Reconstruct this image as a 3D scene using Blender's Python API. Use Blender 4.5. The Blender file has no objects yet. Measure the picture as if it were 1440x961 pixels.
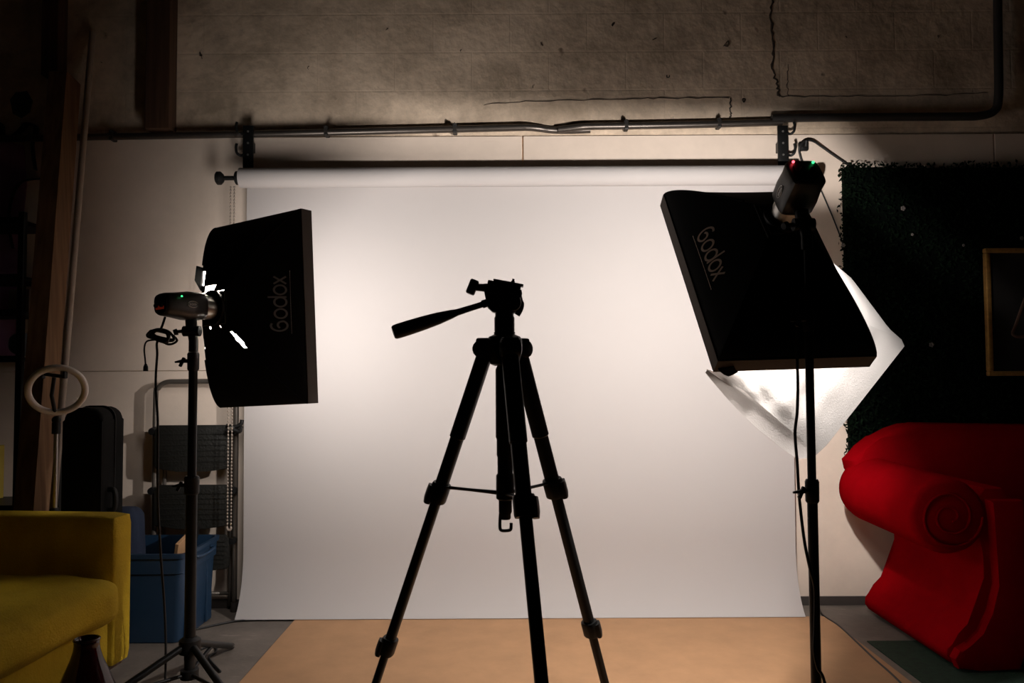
import bpy, bmesh, math, random
from mathutils import Vector, Matrix, Euler
random.seed(7)
S = bpy.context.scene
COL = S.collection
PI = math.pi
R = math.radians

# ------------------------------------------------------------------ camera
F = 1100.0
EYE = Vector((0, -4.0, 1.165))
RC = Matrix.Rotation(PI / 2 + R(2.43), 3, 'X') @ Matrix.Rotation(R(-0.3), 3, 'Z')
cam = bpy.data.cameras.new('camera')
cam.sensor_width = 36.0
cam.lens = F / 1440 * 36.0
co = bpy.data.objects.new('camera', cam)
co.matrix_world = Matrix.Translation(EYE) @ RC.to_4x4()
COL.objects.link(co)
S.camera = co


def at(px, py, Y):
    """world point on the plane y=Y seen at a photo pixel"""
    d = RC @ Vector(((px - 720) / F, -(py - 480.5) / F, -1))
    return EYE + d * ((Y - EYE.y) / d.y)


# ------------------------------------------------------------------ materials
def mat(name, col, rough=0.6, metal=0.0, var=0.0, scale=8.0, bump=0.0, bscale=60.0, spec=0.5, sheen=0.0):
    m = bpy.data.materials.new(name)
    m.use_nodes = True
    nt = m.node_tree
    b = nt.nodes['Principled BSDF']
    b.inputs['Base Color'].default_value = (*col, 1)
    b.inputs['Roughness'].default_value = rough
    b.inputs['Metallic'].default_value = metal
    b.inputs['Specular IOR Level'].default_value = spec
    if sheen:
        b.inputs['Sheen Weight'].default_value = sheen
        b.inputs['Sheen Tint'].default_value = (*[min(1, c * 2 + .05) for c in col], 1)
    tc = nt.nodes.new('ShaderNodeTexCoord')
    if var > 0:
        n = nt.nodes.new('ShaderNodeTexNoise')
        n.inputs['Scale'].default_value = scale
        n.inputs['Detail'].default_value = 6
        n.inputs['Roughness'].default_value = 0.65
        nt.links.new(tc.outputs['Object'], n.inputs['Vector'])
        r = nt.nodes.new('ShaderNodeValToRGB')
        r.color_ramp.elements[0].position = .3
        r.color_ramp.elements[1].position = .7
        r.color_ramp.elements[0].color = (*[c * (1 - var) for c in col], 1)
        r.color_ramp.elements[1].color = (*[min(1, c * (1 + var)) for c in col], 1)
        nt.links.new(n.outputs['Fac'], r.inputs['Fac'])
        nt.links.new(r.outputs['Color'], b.inputs['Base Color'])
    if bump > 0:
        n2 = nt.nodes.new('ShaderNodeTexNoise')
        n2.inputs['Scale'].default_value = bscale
        n2.inputs['Detail'].default_value = 5
        nt.links.new(tc.outputs['Object'], n2.inputs['Vector'])
        bp = nt.nodes.new('ShaderNodeBump')
        bp.inputs['Strength'].default_value = bump
        bp.inputs['Distance'].default_value = 0.01
        nt.links.new(n2.outputs['Fac'], bp.inputs['Height'])
        nt.links.new(bp.outputs['Normal'], b.inputs['Normal'])
    return m


def emit(name, col, s):
    m = bpy.data.materials.new(name)
    m.use_nodes = True
    b = m.node_tree.nodes['Principled BSDF']
    b.inputs['Base Color'].default_value = (*col, 1)
    b.inputs['Emission Color'].default_value = (*col, 1)
    b.inputs['Emission Strength'].default_value = s
    return m


def wood(name, c1, c2, scale=3.0):
    m = mat(name, c1, .75)
    nt = m.node_tree
    b = nt.nodes['Principled BSDF']
    tc = nt.nodes.new('ShaderNodeTexCoord')
    mp = nt.nodes.new('ShaderNodeMapping')
    mp.inputs['Scale'].default_value = (14, 14, .7)
    n = nt.nodes.new('ShaderNodeTexNoise')
    n.inputs['Scale'].default_value = scale
    n.inputs['Detail'].default_value = 6
    r = nt.nodes.new('ShaderNodeValToRGB')
    r.color_ramp.elements[0].position = .35
    r.color_ramp.elements[1].position = .68
    r.color_ramp.elements[0].color = (*c1, 1)
    r.color_ramp.elements[1].color = (*c2, 1)
    nt.links.new(tc.outputs['Object'], mp.inputs['Vector'])
    nt.links.new(mp.outputs['Vector'], n.inputs['Vector'])
    nt.links.new(n.outputs['Fac'], r.inputs['Fac'])
    nt.links.new(r.outputs['Color'], b.inputs['Base Color'])
    return m


def concrete_block():
    m = mat('concrete_block', (.30, .24, .19), .9)
    nt = m.node_tree
    b = nt.nodes['Principled BSDF']
    L = nt.links.new
    tc = nt.nodes.new('ShaderNodeTexCoord')
    sp = nt.nodes.new('ShaderNodeSeparateXYZ')
    cb = nt.nodes.new('ShaderNodeCombineXYZ')
    L(tc.outputs['Object'], sp.inputs[0])
    L(sp.outputs['X'], cb.inputs['X'])
    L(sp.outputs['Z'], cb.inputs['Y'])
    br = nt.nodes.new('ShaderNodeTexBrick')
    br.inputs['Scale'].default_value = 1.0
    br.inputs['Brick Width'].default_value = .40
    br.inputs['Row Height'].default_value = .203
    br.inputs['Mortar Size'].default_value = .005
    br.inputs['Mortar Smooth'].default_value = .6
    br.inputs['Color1'].default_value = (.87, .71, .55, 1)
    br.inputs['Color2'].default_value = (.84, .685, .53, 1)
    br.inputs['Mortar'].default_value = (.84, .685, .53, 1)
    L(cb.outputs[0], br.inputs['Vector'])
    n = nt.nodes.new('ShaderNodeTexNoise')
    n.inputs['Scale'].default_value = 2.6
    n.inputs['Detail'].default_value = 9
    n.inputs['Roughness'].default_value = .7
    L(tc.outputs['Object'], n.inputs['Vector'])
    rp = nt.nodes.new('ShaderNodeValToRGB')
    rp.color_ramp.elements[0].position = .33
    rp.color_ramp.elements[0].color = (.55, .52, .48, 1)
    rp.color_ramp.elements[1].position = .62
    rp.color_ramp.elements[1].color = (1.12, 1.1, 1.08, 1)
    L(n.outputs['Fac'], rp.inputs['Fac'])
    mx = nt.nodes.new('ShaderNodeMix')
    mx.data_type = 'RGBA'
    mx.blend_type = 'MULTIPLY'
    mx.inputs[0].default_value = 1
    L(br.outputs['Color'], mx.inputs[6])
    L(rp.outputs['Color'], mx.inputs[7])
    # small dark chips
    v = nt.nodes.new('ShaderNodeTexNoise')
    v.inputs['Scale'].default_value = 9
    v.inputs['Detail'].default_value = 3
    L(tc.outputs['Object'], v.inputs['Vector'])
    rv = nt.nodes.new('ShaderNodeValToRGB')
    rv.color_ramp.elements[0].position = .70
    rv.color_ramp.elements[0].color = (1, 1, 1, 1)
    rv.color_ramp.elements[1].position = .76
    rv.color_ramp.elements[1].color = (.35, .3, .27, 1)
    L(v.outputs['Fac'], rv.inputs['Fac'])
    m2 = nt.nodes.new('ShaderNodeMix')
    m2.data_type = 'RGBA'
    m2.blend_type = 'MULTIPLY'
    m2.inputs[0].default_value = 1
    L(mx.outputs[2], m2.inputs[6])
    L(rv.outputs['Color'], m2.inputs[7])
    L(m2.outputs[2], b.inputs['Base Color'])
    bp = nt.nodes.new('ShaderNodeBump')
    bp.inputs['Strength'].default_value = .5
    bp.inputs['Distance'].default_value = .012
    n3 = nt.nodes.new('ShaderNodeTexNoise')
    n3.inputs['Scale'].default_value = 22
    n3.inputs['Detail'].default_value = 7
    L(tc.outputs['Object'], n3.inputs['Vector'])
    ad = nt.nodes.new('ShaderNodeMath')
    ad.operation = 'MULTIPLY_ADD'
    ad.inputs[1].default_value = -.10
    L(br.outputs['Fac'], ad.inputs[0])
    L(n3.outputs['Fac'], ad.inputs[2])
    L(ad.outputs[0], bp.inputs['Height'])
    L(bp.outputs['Normal'], b.inputs['Normal'])
    return m


def cloth_white(name, col=(.44, .42, .405), trans=.25):
    m = mat(name, col, .85, bump=.12, bscale=200)
    nt = m.node_tree
    b = nt.nodes['Principled BSDF']
    t = nt.nodes.new('ShaderNodeBsdfTranslucent')
    t.inputs['Color'].default_value = (*col, 1)
    mx = nt.nodes.new('ShaderNodeMixShader')
    mx.inputs[0].default_value = trans
    nt.links.new(b.outputs[0], mx.inputs[1])
    nt.links.new(t.outputs[0], mx.inputs[2])
    nt.links.new(mx.outputs[0], nt.nodes['Material Output'].inputs['Surface'])
    return m


def scratched_floor():
    m = mat('grey_concrete_floor', (.15, .125, .105), .7, var=.35, scale=3, bump=.2, bscale=30)
    nt = m.node_tree
    b = nt.nodes['Principled BSDF']
    src = b.inputs['Base Color'].links[0].from_socket
    tc = nt.nodes.new('ShaderNodeTexCoord')
    mp = nt.nodes.new('ShaderNodeMapping')
    mp.inputs['Rotation'].default_value = (0, 0, .6)
    mp.inputs['Scale'].default_value = (3, 34, 1)
    n = nt.nodes.new('ShaderNodeTexNoise')
    n.inputs['Scale'].default_value = 2.2
    n.inputs['Detail'].default_value = 4
    nt.links.new(tc.outputs['Object'], mp.inputs['Vector'])
    nt.links.new(mp.outputs['Vector'], n.inputs['Vector'])
    r = nt.nodes.new('ShaderNodeValToRGB')
    r.color_ramp.elements[0].position = .66
    r.color_ramp.elements[0].color = (0, 0, 0, 1)
    r.color_ramp.elements[1].position = .72
    r.color_ramp.elements[1].color = (.16, .14, .125, 1)
    nt.links.new(n.outputs['Fac'], r.inputs['Fac'])
    mx = nt.nodes.new('ShaderNodeMix')
    mx.data_type = 'RGBA'
    mx.blend_type = 'ADD'
    mx.inputs[0].default_value = 1
    nt.links.new(src, mx.inputs[6])
    nt.links.new(r.outputs['Color'], mx.inputs[7])
    nt.links.new(mx.outputs[2], b.inputs['Base Color'])
    return m


M = {
    'concrete': concrete_block(),
    'board': mat('white_wall_board', (.80, .67, .56), .75, var=.07, scale=4, bump=.08, bscale=25),
    'board_gap': mat('dark_gap', (.02, .016, .014), .9),
    'floor': scratched_floor(),
    'dim_wall': mat('dark_painted_wall', (.07, .06, .055), .9, var=.15, scale=3),
    'ceil': mat('ceiling_paint', (.05, .045, .04), .9, var=.1),
    'crack': mat('crack_dark', (.07, .05, .04), .95),
    'pipe': mat('galvanised_conduit', (.14, .12, .105), .38, .8, var=.15, scale=20),
    'pipe_dark': mat('dark_conduit', (.035, .032, .03), .5, .2),
    'rubber': mat('dark_rubber', (.05, .04, .035), .7),
    'paper': mat('backdrop_paper', (.46, .431, .419), .92, var=.012, scale=2),
    'hardboard': mat('brown_hardboard', (.39, .215, .105), .72, var=.10, scale=6, bump=.05, bscale=90),
    'black': mat('black_plastic', (.008, .008, .008), .5, spec=.3),
    'black_metal': mat('black_metal', (.012, .012, .012), .42, .3, spec=.3),
    'tripod': mat('tripod_black', (.006, .006, .006), .45, spec=.25),
    'black_soft': mat('black_nylon', (.0035, .0035, .0035), .8, bump=.1, bscale=300, spec=.15),
    'lip': mat('softbox_lip_fabric', (.10, .085, .075), .85, bump=.1, bscale=250, spec=.2),
    'lining': mat('white_lining', (.8, .78, .75), .6),
    'grey_lining': mat('silver_grey_lining', (.22, .21, .2), .55),
    'logo': mat('printed_logo', (.22, .195, .18), .7),
    'logo_bronze': mat('printed_logo_bronze', (.60, .44, .33), .7),
    'silver': mat('brushed_silver', (.55, .53, .5), .35, .9),
    'grey_head': mat('dark_grey_shell', (.03, .028, .026), .38, spec=.5),
    'diffuser': cloth_white('white_diffuser_cloth'),
    'hem_cloth': cloth_white('white_hem_cloth', (.46, .43, .41), .3),
    'red_led': emit('red_led', (1, .06, .08), 6),
    'green_led': emit('green_led', (.05, .9, .25), 2.2),
    'red_panel': emit('red_display', (.35, .03, .01), .12),
    'mustard': mat('mustard_fabric', (.56, .375, .022), .9, var=.12, scale=9, bump=.35, bscale=140, spec=.2),
    'wood_leg': wood('dark_wood', (.09, .05, .03), (.14, .08, .05)),
    'timber': wood('brown_timber', (.20, .105, .05), (.32, .18, .09)),
    'timber_dark': wood('dark_timber', (.08, .04, .022), (.13, .065, .037)),
    'pole_white': mat('offwhite_pole', (.50, .41, .34), .5, var=.1),
    'ring_white': mat('white_ring', (.78, .72, .68), .45),
    'bin_blue': mat('blue_plastic', (.013, .038, .08), .42, var=.08, scale=5),
    'navy': mat('navy_cloth', (.012, .02, .045), .9, bump=.4, bscale=20),
    'card': mat('cardboard', (.45, .26, .13), .8),
    'white_paper': mat('white_paper', (.7, .66, .62), .8),
    'step_black': mat('ribbed_black_step', (.010, .010, .008), .55, bump=.3, bscale=80),
    'ladder_tube': mat('grey_ladder_tube', (.16, .14, .12), .4, .5),
    'bead': mat('bead_plastic', (.36, .30, .25), .45),
    'red_velvet': mat('red_velvet', (.23, .001, .0035), .85, var=.12, scale=5, bump=.12, bscale=40, spec=.0),
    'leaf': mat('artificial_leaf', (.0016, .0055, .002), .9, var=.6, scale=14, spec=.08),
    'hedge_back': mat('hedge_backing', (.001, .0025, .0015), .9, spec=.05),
    'turf': mat('green_turf', (.008, .03, .014), .95, var=.4, scale=40, bump=1, bscale=180),
    'gold': mat('worn_gold', (.62, .34, .10), .42, .7, var=.25, scale=30),
    'painting': mat('dark_painting', (.012, .01, .009), .6, var=.6, scale=4),
    'paint_brown': mat('painting_brown', (.09, .045, .03), .6),
    'flower': mat('pale_flower', (.14, .12, .11), .8),
    'vase_red': mat('red_glaze', (.03, .001, .003), .13, spec=.6),
    'mural_purple': mat('purple_wall_paint', (.55, .28, .46), .8, var=.1),
    'mural_black': mat('black_wall_paint', (.01, .01, .01), .7),
    'mural_green': mat('greenish_wall_paint', (.09, .095, .06), .8, var=.2),
    'cable': mat('black_cable', (.006, .006, .006), .5),
    'pale_box': mat('pale_carton', (.42, .34, .32), .8),
    'blue_bag': mat('blue_grey_plastic', (.10, .13, .16), .5, bump=.4, bscale=20),
    'yellow': mat('yellow_carton', (.45, .33, .05), .7),
}

# ------------------------------------------------------------------ builders
MW = {}


def thing(name, label, cat, loc=(0, 0, 0), rotz=0.0, group=None):
    o = bpy.data.objects.new(name, None)
    o.empty_display_size = .1
    COL.objects.link(o)
    o.location = loc
    o.rotation_euler = (0, 0, rotz)
    MW[o.name] = Matrix.Translation(Vector(loc)) @ Matrix.Rotation(rotz, 4, 'Z')
    tag(o, label, cat, group)
    return o


def tag(o, label=None, cat=None, group=None, kind=None):
    if label:
        o['label'] = label
    if cat:
        o['category'] = cat
    if group:
        o['group'] = group
    if kind:
        o['kind'] = kind
    return o


def obj(name, bm, m, parent=None, smooth=None, label=None, kind=None):
    """links a bmesh given in world coordinates as one object"""
    bmesh.ops.recalc_face_normals(bm, faces=bm.faces)
    me = bpy.data.meshes.new(name)
    mw = MW[parent.name] if parent else None
    if mw is None:
        # origin at the base centre of the shape
        xs = [v.co for v in bm.verts]
        lo = Vector([min(v[i] for v in xs) for i in range(3)])
        hi = Vector([max(v[i] for v in xs) for i in range(3)])
        mw = Matrix.Translation(Vector(((lo.x + hi.x) / 2, (lo.y + hi.y) / 2, lo.z)))
    bm.transform(mw.inverted())
    bm.to_mesh(me)
    bm.free()
    me.materials.append(m)
    o = bpy.data.objects.new(name, me)
    COL.objects.link(o)
    if parent:
        o.parent = parent
        MW[o.name] = mw
    else:
        o.matrix_world = mw
        MW[o.name] = mw
    if smooth is not None:
        me.polygons.foreach_set('use_smooth', [True] * len(me.polygons))
        if smooth < 3:
            me.set_sharp_from_angle(angle=smooth)
    if label:
        o['label'] = label
    if kind:
        o['kind'] = kind
    return o


def NB():
    return bmesh.new()


def box(bm, c, size, rot=None, bevel=0.0, seg=2):
    t = bmesh.new()
    bmesh.ops.create_cube(t, size=1)
    bmesh.ops.scale(t, vec=size, verts=t.verts)
    if bevel:
        bmesh.ops.bevel(t, geom=t.edges[:], offset=bevel, segments=seg, affect='EDGES', profile=.5)
    mx = Matrix.Translation(Vector(c))
    if rot is not None:
        mx = mx @ rot.to_4x4()
    t.transform(mx)
    add(bm, t)


def add(bm, t):
    vm = {}
    for v in t.verts:
        vm[v] = bm.verts.new(v.co)
    for f in t.faces:
        try:
            bm.faces.new([vm[v] for v in f.verts])
        except ValueError:
            pass
    t.free()


def smoothpts(pts, n=8):
    pts = [Vector(p) for p in pts]
    if len(pts) < 3:
        return pts
    out = []
    for i in range(len(pts) - 1):
        p0, p1, p2, p3 = pts[max(i - 1, 0)], pts[i], pts[i + 1], pts[min(i + 2, len(pts) - 1)]
        for k in range(n):
            t = k / n
            out.append(.5 * ((2 * p1) + (p2 - p0) * t + (2 * p0 - 5 * p1 + 4 * p2 - p3) * t * t + (3 * p1 - p0 - 3 * p2 + p3) * t ** 3))
    out.append(pts[-1])
    return out


def tube(bm, pts, r, seg=12, caps=True, closed=False, sy=1.0):
    pts = [Vector(p) for p in pts]
    n = len(pts)
    rs = r if isinstance(r, (list, tuple)) else [r] * n
    rings = []
    up = None
    for i, p in enumerate(pts):
        if closed:
            t = (pts[(i + 1) % n] - pts[i - 1]).normalized()
        else:
            t = (pts[min(i + 1, n - 1)] - pts[max(i - 1, 0)]).normalized()
        if up is None:
            a = Vector((0, 0, 1)) if abs(t.z) < .9 else Vector((0, 1, 0))
            up = (a - t * a.dot(t)).normalized()
        else:
            up = (up - t * up.dot(t)).normalized()
        s = t.cross(up)
        rings.append([bm.verts.new(p + (up * math.cos(2 * PI * k / seg) * sy + s * math.sin(2 * PI * k / seg)) * rs[i]) for k in range(seg)])
    for i in range(n if closed else n - 1):
        a, b = rings[i], rings[(i + 1) % n]
        for k in range(seg):
            bm.faces.new((a[k], a[(k + 1) % seg], b[(k + 1) % seg], b[k]))
    if caps and not closed:
        bm.faces.new(rings[0][::-1])
        bm.faces.new(rings[-1])


def frame_mx(o, z, x=None):
    """matrix with local z along z"""
    z = Vector(z).normalized()
    a = Vector(x) if x is not None else (Vector((1, 0, 0)) if abs(z.x) < .9 else Vector((0, 1, 0)))
    x = (a - z * a.dot(z)).normalized()
    y = z.cross(x)
    m = Matrix((x, y, z)).transposed().to_4x4()
    return Matrix.Translation(Vector(o)) @ m


def lathe(bm, prof, mx, seg=32, sx=1.0, sy=1.0, power=2.0):
    """prof: list of (r, h) along local z; power > 2 gives a rounded square section"""
    rings = []
    for r, h in prof:
        ring = []
        for k in range(seg):
            a = 2 * PI * k / seg
            c, s = math.cos(a), math.sin(a)
            q = (abs(c) ** power + abs(s) ** power) ** (-1 / power)
            ring.append(bm.verts.new(mx @ Vector((r * c * q * sx, r * s * q * sy, h))))
        rings.append(ring)
    for i in range(len(rings) - 1):
        for k in range(seg):
            bm.faces.new((rings[i][k], rings[i][(k + 1) % seg], rings[i + 1][(k + 1) % seg], rings[i + 1][k]))
    if prof[0][0] > 1e-5:
        bm.faces.new(rings[0][::-1])
    if prof[-1][0] > 1e-5:
        bm.faces.new(rings[-1])
    bmesh.ops.remove_doubles(bm, verts=bm.verts, dist=1e-6)


def prism(bm, poly, mx, depth, bevel=0.0, seg=2):
    """poly in local xy extruded along local z from 0 to depth"""
    t = bmesh.new()
    a = [t.verts.new((x, y, 0)) for x, y in poly]
    b = [t.verts.new((x, y, depth)) for x, y in poly]
    fa = t.faces.new(a[::-1])
    fb = t.faces.new(b)
    n = len(poly)
    for i in range(n):
        t.faces.new((a[i], a[(i + 1) % n], b[(i + 1) % n], b[i]))
    if bevel:
        es = [e for e in t.edges if (fa in e.link_faces or fb in e.link_faces)]
        bmesh.ops.bevel(t, geom=es, offset=bevel, segments=seg, affect='EDGES', profile=.5)
    t.transform(mx)
    add(bm, t)


def rbox(bm, c, size, rad, n=10, rot=None, bulge=(0, 0, 0), wrinkle=0.0):
    """soft cushion: rounded box whose faces swell by bulge"""
    t = bmesh.new()
    bmesh.ops.create_cube(t, size=2)
    bmesh.ops.subdivide_edges(t, edges=t.edges[:], cuts=n, use_grid_fill=True)
    h = Vector(size) / 2
    rnd = random.Random(3)
    ph = [rnd.uniform(0, 6) for _ in range(6)]
    for v in t.verts:
        p = v.co.copy()
        # bias the grid so rounding near edges has vertices
        q = Vector([math.copysign(abs(x) ** .6, x) if abs(x) > 1e-9 else 0 for x in p])
        w = Vector((q.x * h.x, q.y * h.y, q.z * h.z))
        inner = Vector([max(-(h[i] - rad), min(h[i] - rad, w[i])) for i in range(3)])
        d = w - inner
        if d.length > 1e-9:
            m_ = max(abs(d.x), abs(d.y), abs(d.z))
            w = inner + d.normalized() * m_
        b = [(1 - q.y ** 2) * (1 - q.z ** 2), (1 - q.x ** 2) * (1 - q.z ** 2), (1 - q.x ** 2) * (1 - q.y ** 2)]
        for i in range(3):
            w[i] += math.copysign(bulge[i], q[i]) * b[i] * abs(q[i])
        if wrinkle:
            w.z += wrinkle * math.sin(w.x * 19 + ph[0]) * math.sin(w.y * 13 + ph[1])
            w.x += wrinkle * .8 * math.sin(w.y * 23 + ph[2] + w.z * 8)
        v.co = w
    mx = Matrix.Translation(Vector(c))
    if rot is not None:
        mx = mx @ rot.to_4x4()
    t.transform(mx)
    add(bm, t)


def ball(bm, c, r, seg=12, scale=(1, 1, 1), rot=None):
    t = bmesh.new()
    bmesh.ops.create_uvsphere(t, u_segments=seg, v_segments=max(6, seg // 2), radius=r)
    bmesh.ops.scale(t, vec=scale, verts=t.verts)
    mx = Matrix.Translation(Vector(c))
    if rot is not None:
        mx = mx @ rot.to_4x4()
    t.transform(mx)
    add(bm, t)


# ------------------------------------------------------------------ setting
def struct(name, bm, m, parent=None, smooth=None):
    return obj(name, bm, m, parent, smooth, kind='structure')


b = NB(); box(b, (.2, -2.6, -.05), (10.8, 6.8, .1)); struct('floor', b, M['floor'])
b = NB(); box(b, (.2, .1, 2.1), (10.8, .2, 4.2)); wall_back = struct('wall_back', b, M['concrete'])
b = NB(); box(b, (-5.3, -3.0, 2.1), (.2, 6.0, 4.2)); struct('wall_left', b, M['dim_wall'])
b = NB(); box(b, (5.7, -3.0, 2.1), (.2, 6.0, 4.2)); struct('wall_right', b, M['dim_wall'])
b = NB(); box(b, (.2, -2.6, 4.25), (10.8, 6.8, .1)); struct('ceiling', b, M['ceil'])

# white boards covering the lower part of the back wall
zt_l, zt_m = at(400, 193, -.014).z, 2.395
seam_x = at(735, 200, -.014).x
seam_z = at(220, 522, -.014).z
x_cuts = [-4.83, -2.395, seam_x, 2.49, 4.93]
for i in range(4):
    for z0, z1 in ((.0, seam_z - .0015), (seam_z + .0015, zt_m)):
        g = .004
        b = NB()
        box(b, ((x_cuts[i] + x_cuts[i + 1]) / 2, -.007, (z0 + z1) / 2), (x_cuts[i + 1] - x_cuts[i] - 2 * g, .0138, z1 - z0), bevel=.0015, seg=1)
        struct('wall_panel', b, M['board'], wall_back)
b = NB(); box(b, (.2, -.0185, .022), (10.6, .008, .044), bevel=.002); struct('baseboard_back', b, M['rubber'])

# cracks in the block wall: thin jagged dark lines
b = NB()
rnd = random.Random(11)


def crack(pts, w):
    pts = smoothpts([at(x, y, -.0005) for x, y in pts], 7)
    for p in pts:
        p.x += rnd.uniform(-.006, .006)
        p.z += rnd.uniform(-.004, .004)
    for p in pts:
        p.y = -.001
    tube(b, pts, [w * rnd.uniform(.5, 1.3) for _ in pts], seg=5, sy=.4)


crack([(1086, 0), (1084, 30), (1088, 60), (1086, 95), (1093, 118), (1096, 136)], .0065)
crack([(1096, 136), (1150, 136), (1230, 135), (1320, 134), (1390, 131)], .003)
crack([(680, 147), (740, 143), (820, 141), (900, 139), (960, 138), (1026, 138)], .004)
crack([(1026, 138), (1028, 155), (1027, 166)], .004)
crack([(1108, 90), (1107, 112), (1108, 134)], .002)
for x, y, s in ((863, 33, .014), (920, 60, .018), (1020, 62, .014), (762, 63, .009), (648, 72, .006), (940, 106, .009), (750, 122, .006), (544, 40, .007), (1190, 52, .006), (1320, 52, .006), (282, 80, .014), (142, 90, .008), (434, 95, .007), (1045, 141, .012)):
    p = at(x, y, -.0005)
    pts = [Vector((p.x + rnd.uniform(-s, s), -.001, p.z + rnd.uniform(-s * 1.6, s * 1.6))) for _ in range(4)]
    tube(b, smoothpts(pts, 3), s * .35, seg=5, sy=.3)
struct('crack', b, M['crack'], wall_back)

# painted mural remains at the far left of the back wall
b = NB()
pl = [at(x, y, -.016) for x, y in ((-60, 205), (10, 198), (34, 205), (38, 260), (30, 330), (34, 470), (22, 505), (-60, 515))]
prism(b, [(p.x, p.z) for p in pl], Matrix(((1, 0, 0, 0), (0, 0, -1, -.0148), (0, 1, 0, 0), (0, 0, 0, 1))), .0015)
struct('mural_patch', b, M['mural_purple'], wall_back)
b = NB()
pl = [at(x, y, -.002) for x, y in ((14, 140), (22, 130), (38, 128), (46, 142), (42, 158), (30, 166), (18, 160))]
prism(b, [(p.x, p.z) for p in pl], Matrix(((1, 0, 0, 0), (0, 0, -1, -.0004), (0, 1, 0, 0), (0, 0, 0, 1))), .0015)
struct('mural_patch', b, M['mural_green'], wall_back)
b = NB()
for pts, w in (([(-40, 170), (0, 172), (6, 196), (24, 190), (40, 175), (52, 180), (48, 205), (52, 240)], .03),
               ([(60, 252), (34, 256), (20, 275), (14, 310), (20, 350)], .024)):
    tube(b, [Vector((p.x, -.0165, p.z)) for p in smoothpts([at(x, y, -.016) for x, y in pts], 7)], w, seg=8, sy=.05)
struct('mural_stroke', b, M['mural_black'], wall_back)

# timber posts on the wall
p0, p1 = at(207, 183, -.06), at(241, 181, -.06)
b = NB(); box(b, ((p0.x + p1.x) / 2, -.045, (p0.z + 4.2) / 2), (p1.x - p0.x, .088, 4.2 - p0.z), bevel=.003); struct('trim_1', b, M['timber_dark'])
p0, p1 = at(62, 100, -.06), at(85, 100, -.06)
b = NB(); box(b, ((p0.x + p1.x) / 2, -.045, 3.45), (p1.x - p0.x, .088, 1.5), bevel=.003); struct('trim_2', b, M['timber_dark'])

# conduits along the wall
YP = -.045


def pipe(name, pts, r, m):
    b = NB()
    tube(b, smoothpts([at(*p) if len(p) == 3 else p for p in pts], 8), r, seg=16)
    return struct(name, b, m, None, 1.0)


pipe('trim_3', [(-30, 196, YP), (120, 193, YP), (340, 189, YP), (550, 184, YP), (715, 180, YP), (742, 179.5, YP), (760, 181, YP + .01), (775, 183, YP + .026), (800, 183.5, YP + .03), (830, 182.5, YP + .03)], .0175, M['pipe'])
pipe('trim_4', [(785, 182.5, YP + .012), (800, 181, YP + .006), (815, 179, YP + .0), (832, 178, YP), (900, 177, YP), (1000, 175, YP), (1100, 172, YP)], .0175, M['pipe'])
pipe('trim_5', [(1085, 167, -.05), (1120, 166, -.05), (1200, 165, -.05), (1340, 164, -.05), (1378, 163, -.05), (1398, 156, -.05), (1404, 138, -.05), (1404, 80, -.05), (1403, 20, -.05), (1403, -60, -.05)], .021, M['pipe_dark'])
b = NB()
for x in (160, 460, 640, 880, 1010):
    p = at(x, 193 - (x - 120) * .0205, -.03)
    box(b, (p.x, -.036, p.z), (.022, .052, .05), bevel=.004)
    ball(b, (p.x, -.064, p.z + .02), .006, 8)
struct('trim_6', b, M['pipe_dark'])

# ------------------------------------------------------------------ backdrop
YR = -.17
rl, rr_ = at(338, 251, YR), at(1117, 246, YR)
zr = (rl.z + rr_.z) / 2
RR = .049
bd = thing('backdrop_roll', 'wide white paper backdrop unrolled from its roll down to the floor', 'backdrop', ((rl.x + rr_.x) / 2, YR, 0))
XL, XR = rl.x, rr_.x
b = NB()
mx = frame_mx((XL, YR, zr), (1, 0, 0), (0, 0, 1))
lathe(b, [(.02, .0), (RR, 0), (RR, .001)] + [(RR, (XR - XL) * k / 12) for k in range(1, 13)] + [(.02, XR - XL)], mx, 40)
obj('paper_roll', b, M['paper'], bd, .7)
# hanging sheet: leaves the roll at its back, curls forward at the floor
prof = [(YR + RR + .0015, zr), (YR + RR + .001, zr - .25)]
for k in range(1, 14):
    prof.append((YR + RR + .001 - .01 * math.sin(k / 14 * PI) , zr - .25 - (zr - .60) * k / 13))
z0 = prof[-1][1]
y0 = prof[-1][0]
for k in range(1, 13):
    t = k / 12
    prof.append((y0 - .115 * t ** 2.6, z0 + (.0095 - z0) * (1 - (1 - t) ** 1.12)))
b = NB()
nx = 24
xs = [XL + .016 + (XR - XL - .03) * k / nx for k in range(nx + 1)]
fr = [[b.verts.new((x, y - .0008, z)) for y, z in prof] for x in xs]
bk = [[b.verts.new((x, y + .0008, z)) for y, z in prof] for x in xs]
npf = len(prof)
for i in range(nx):
    for j in range(npf - 1):
        b.faces.new((fr[i][j], fr[i + 1][j], fr[i + 1][j + 1], fr[i][j + 1]))
        b.faces.new((bk[i][j], bk[i][j + 1], bk[i + 1][j + 1], bk[i + 1][j]))
for i in range(nx):
    for j in (0, npf - 1):
        b.faces.new((fr[i][j], bk[i][j], bk[i + 1][j], fr[i + 1][j]))
for j in range(npf - 1):
    for i in (0, nx):
        b.faces.new((fr[i][j], fr[i][j + 1], bk[i][j + 1], bk[i][j]))
obj('paper_sheet', b, M['paper'], bd, 1.0)
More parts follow.
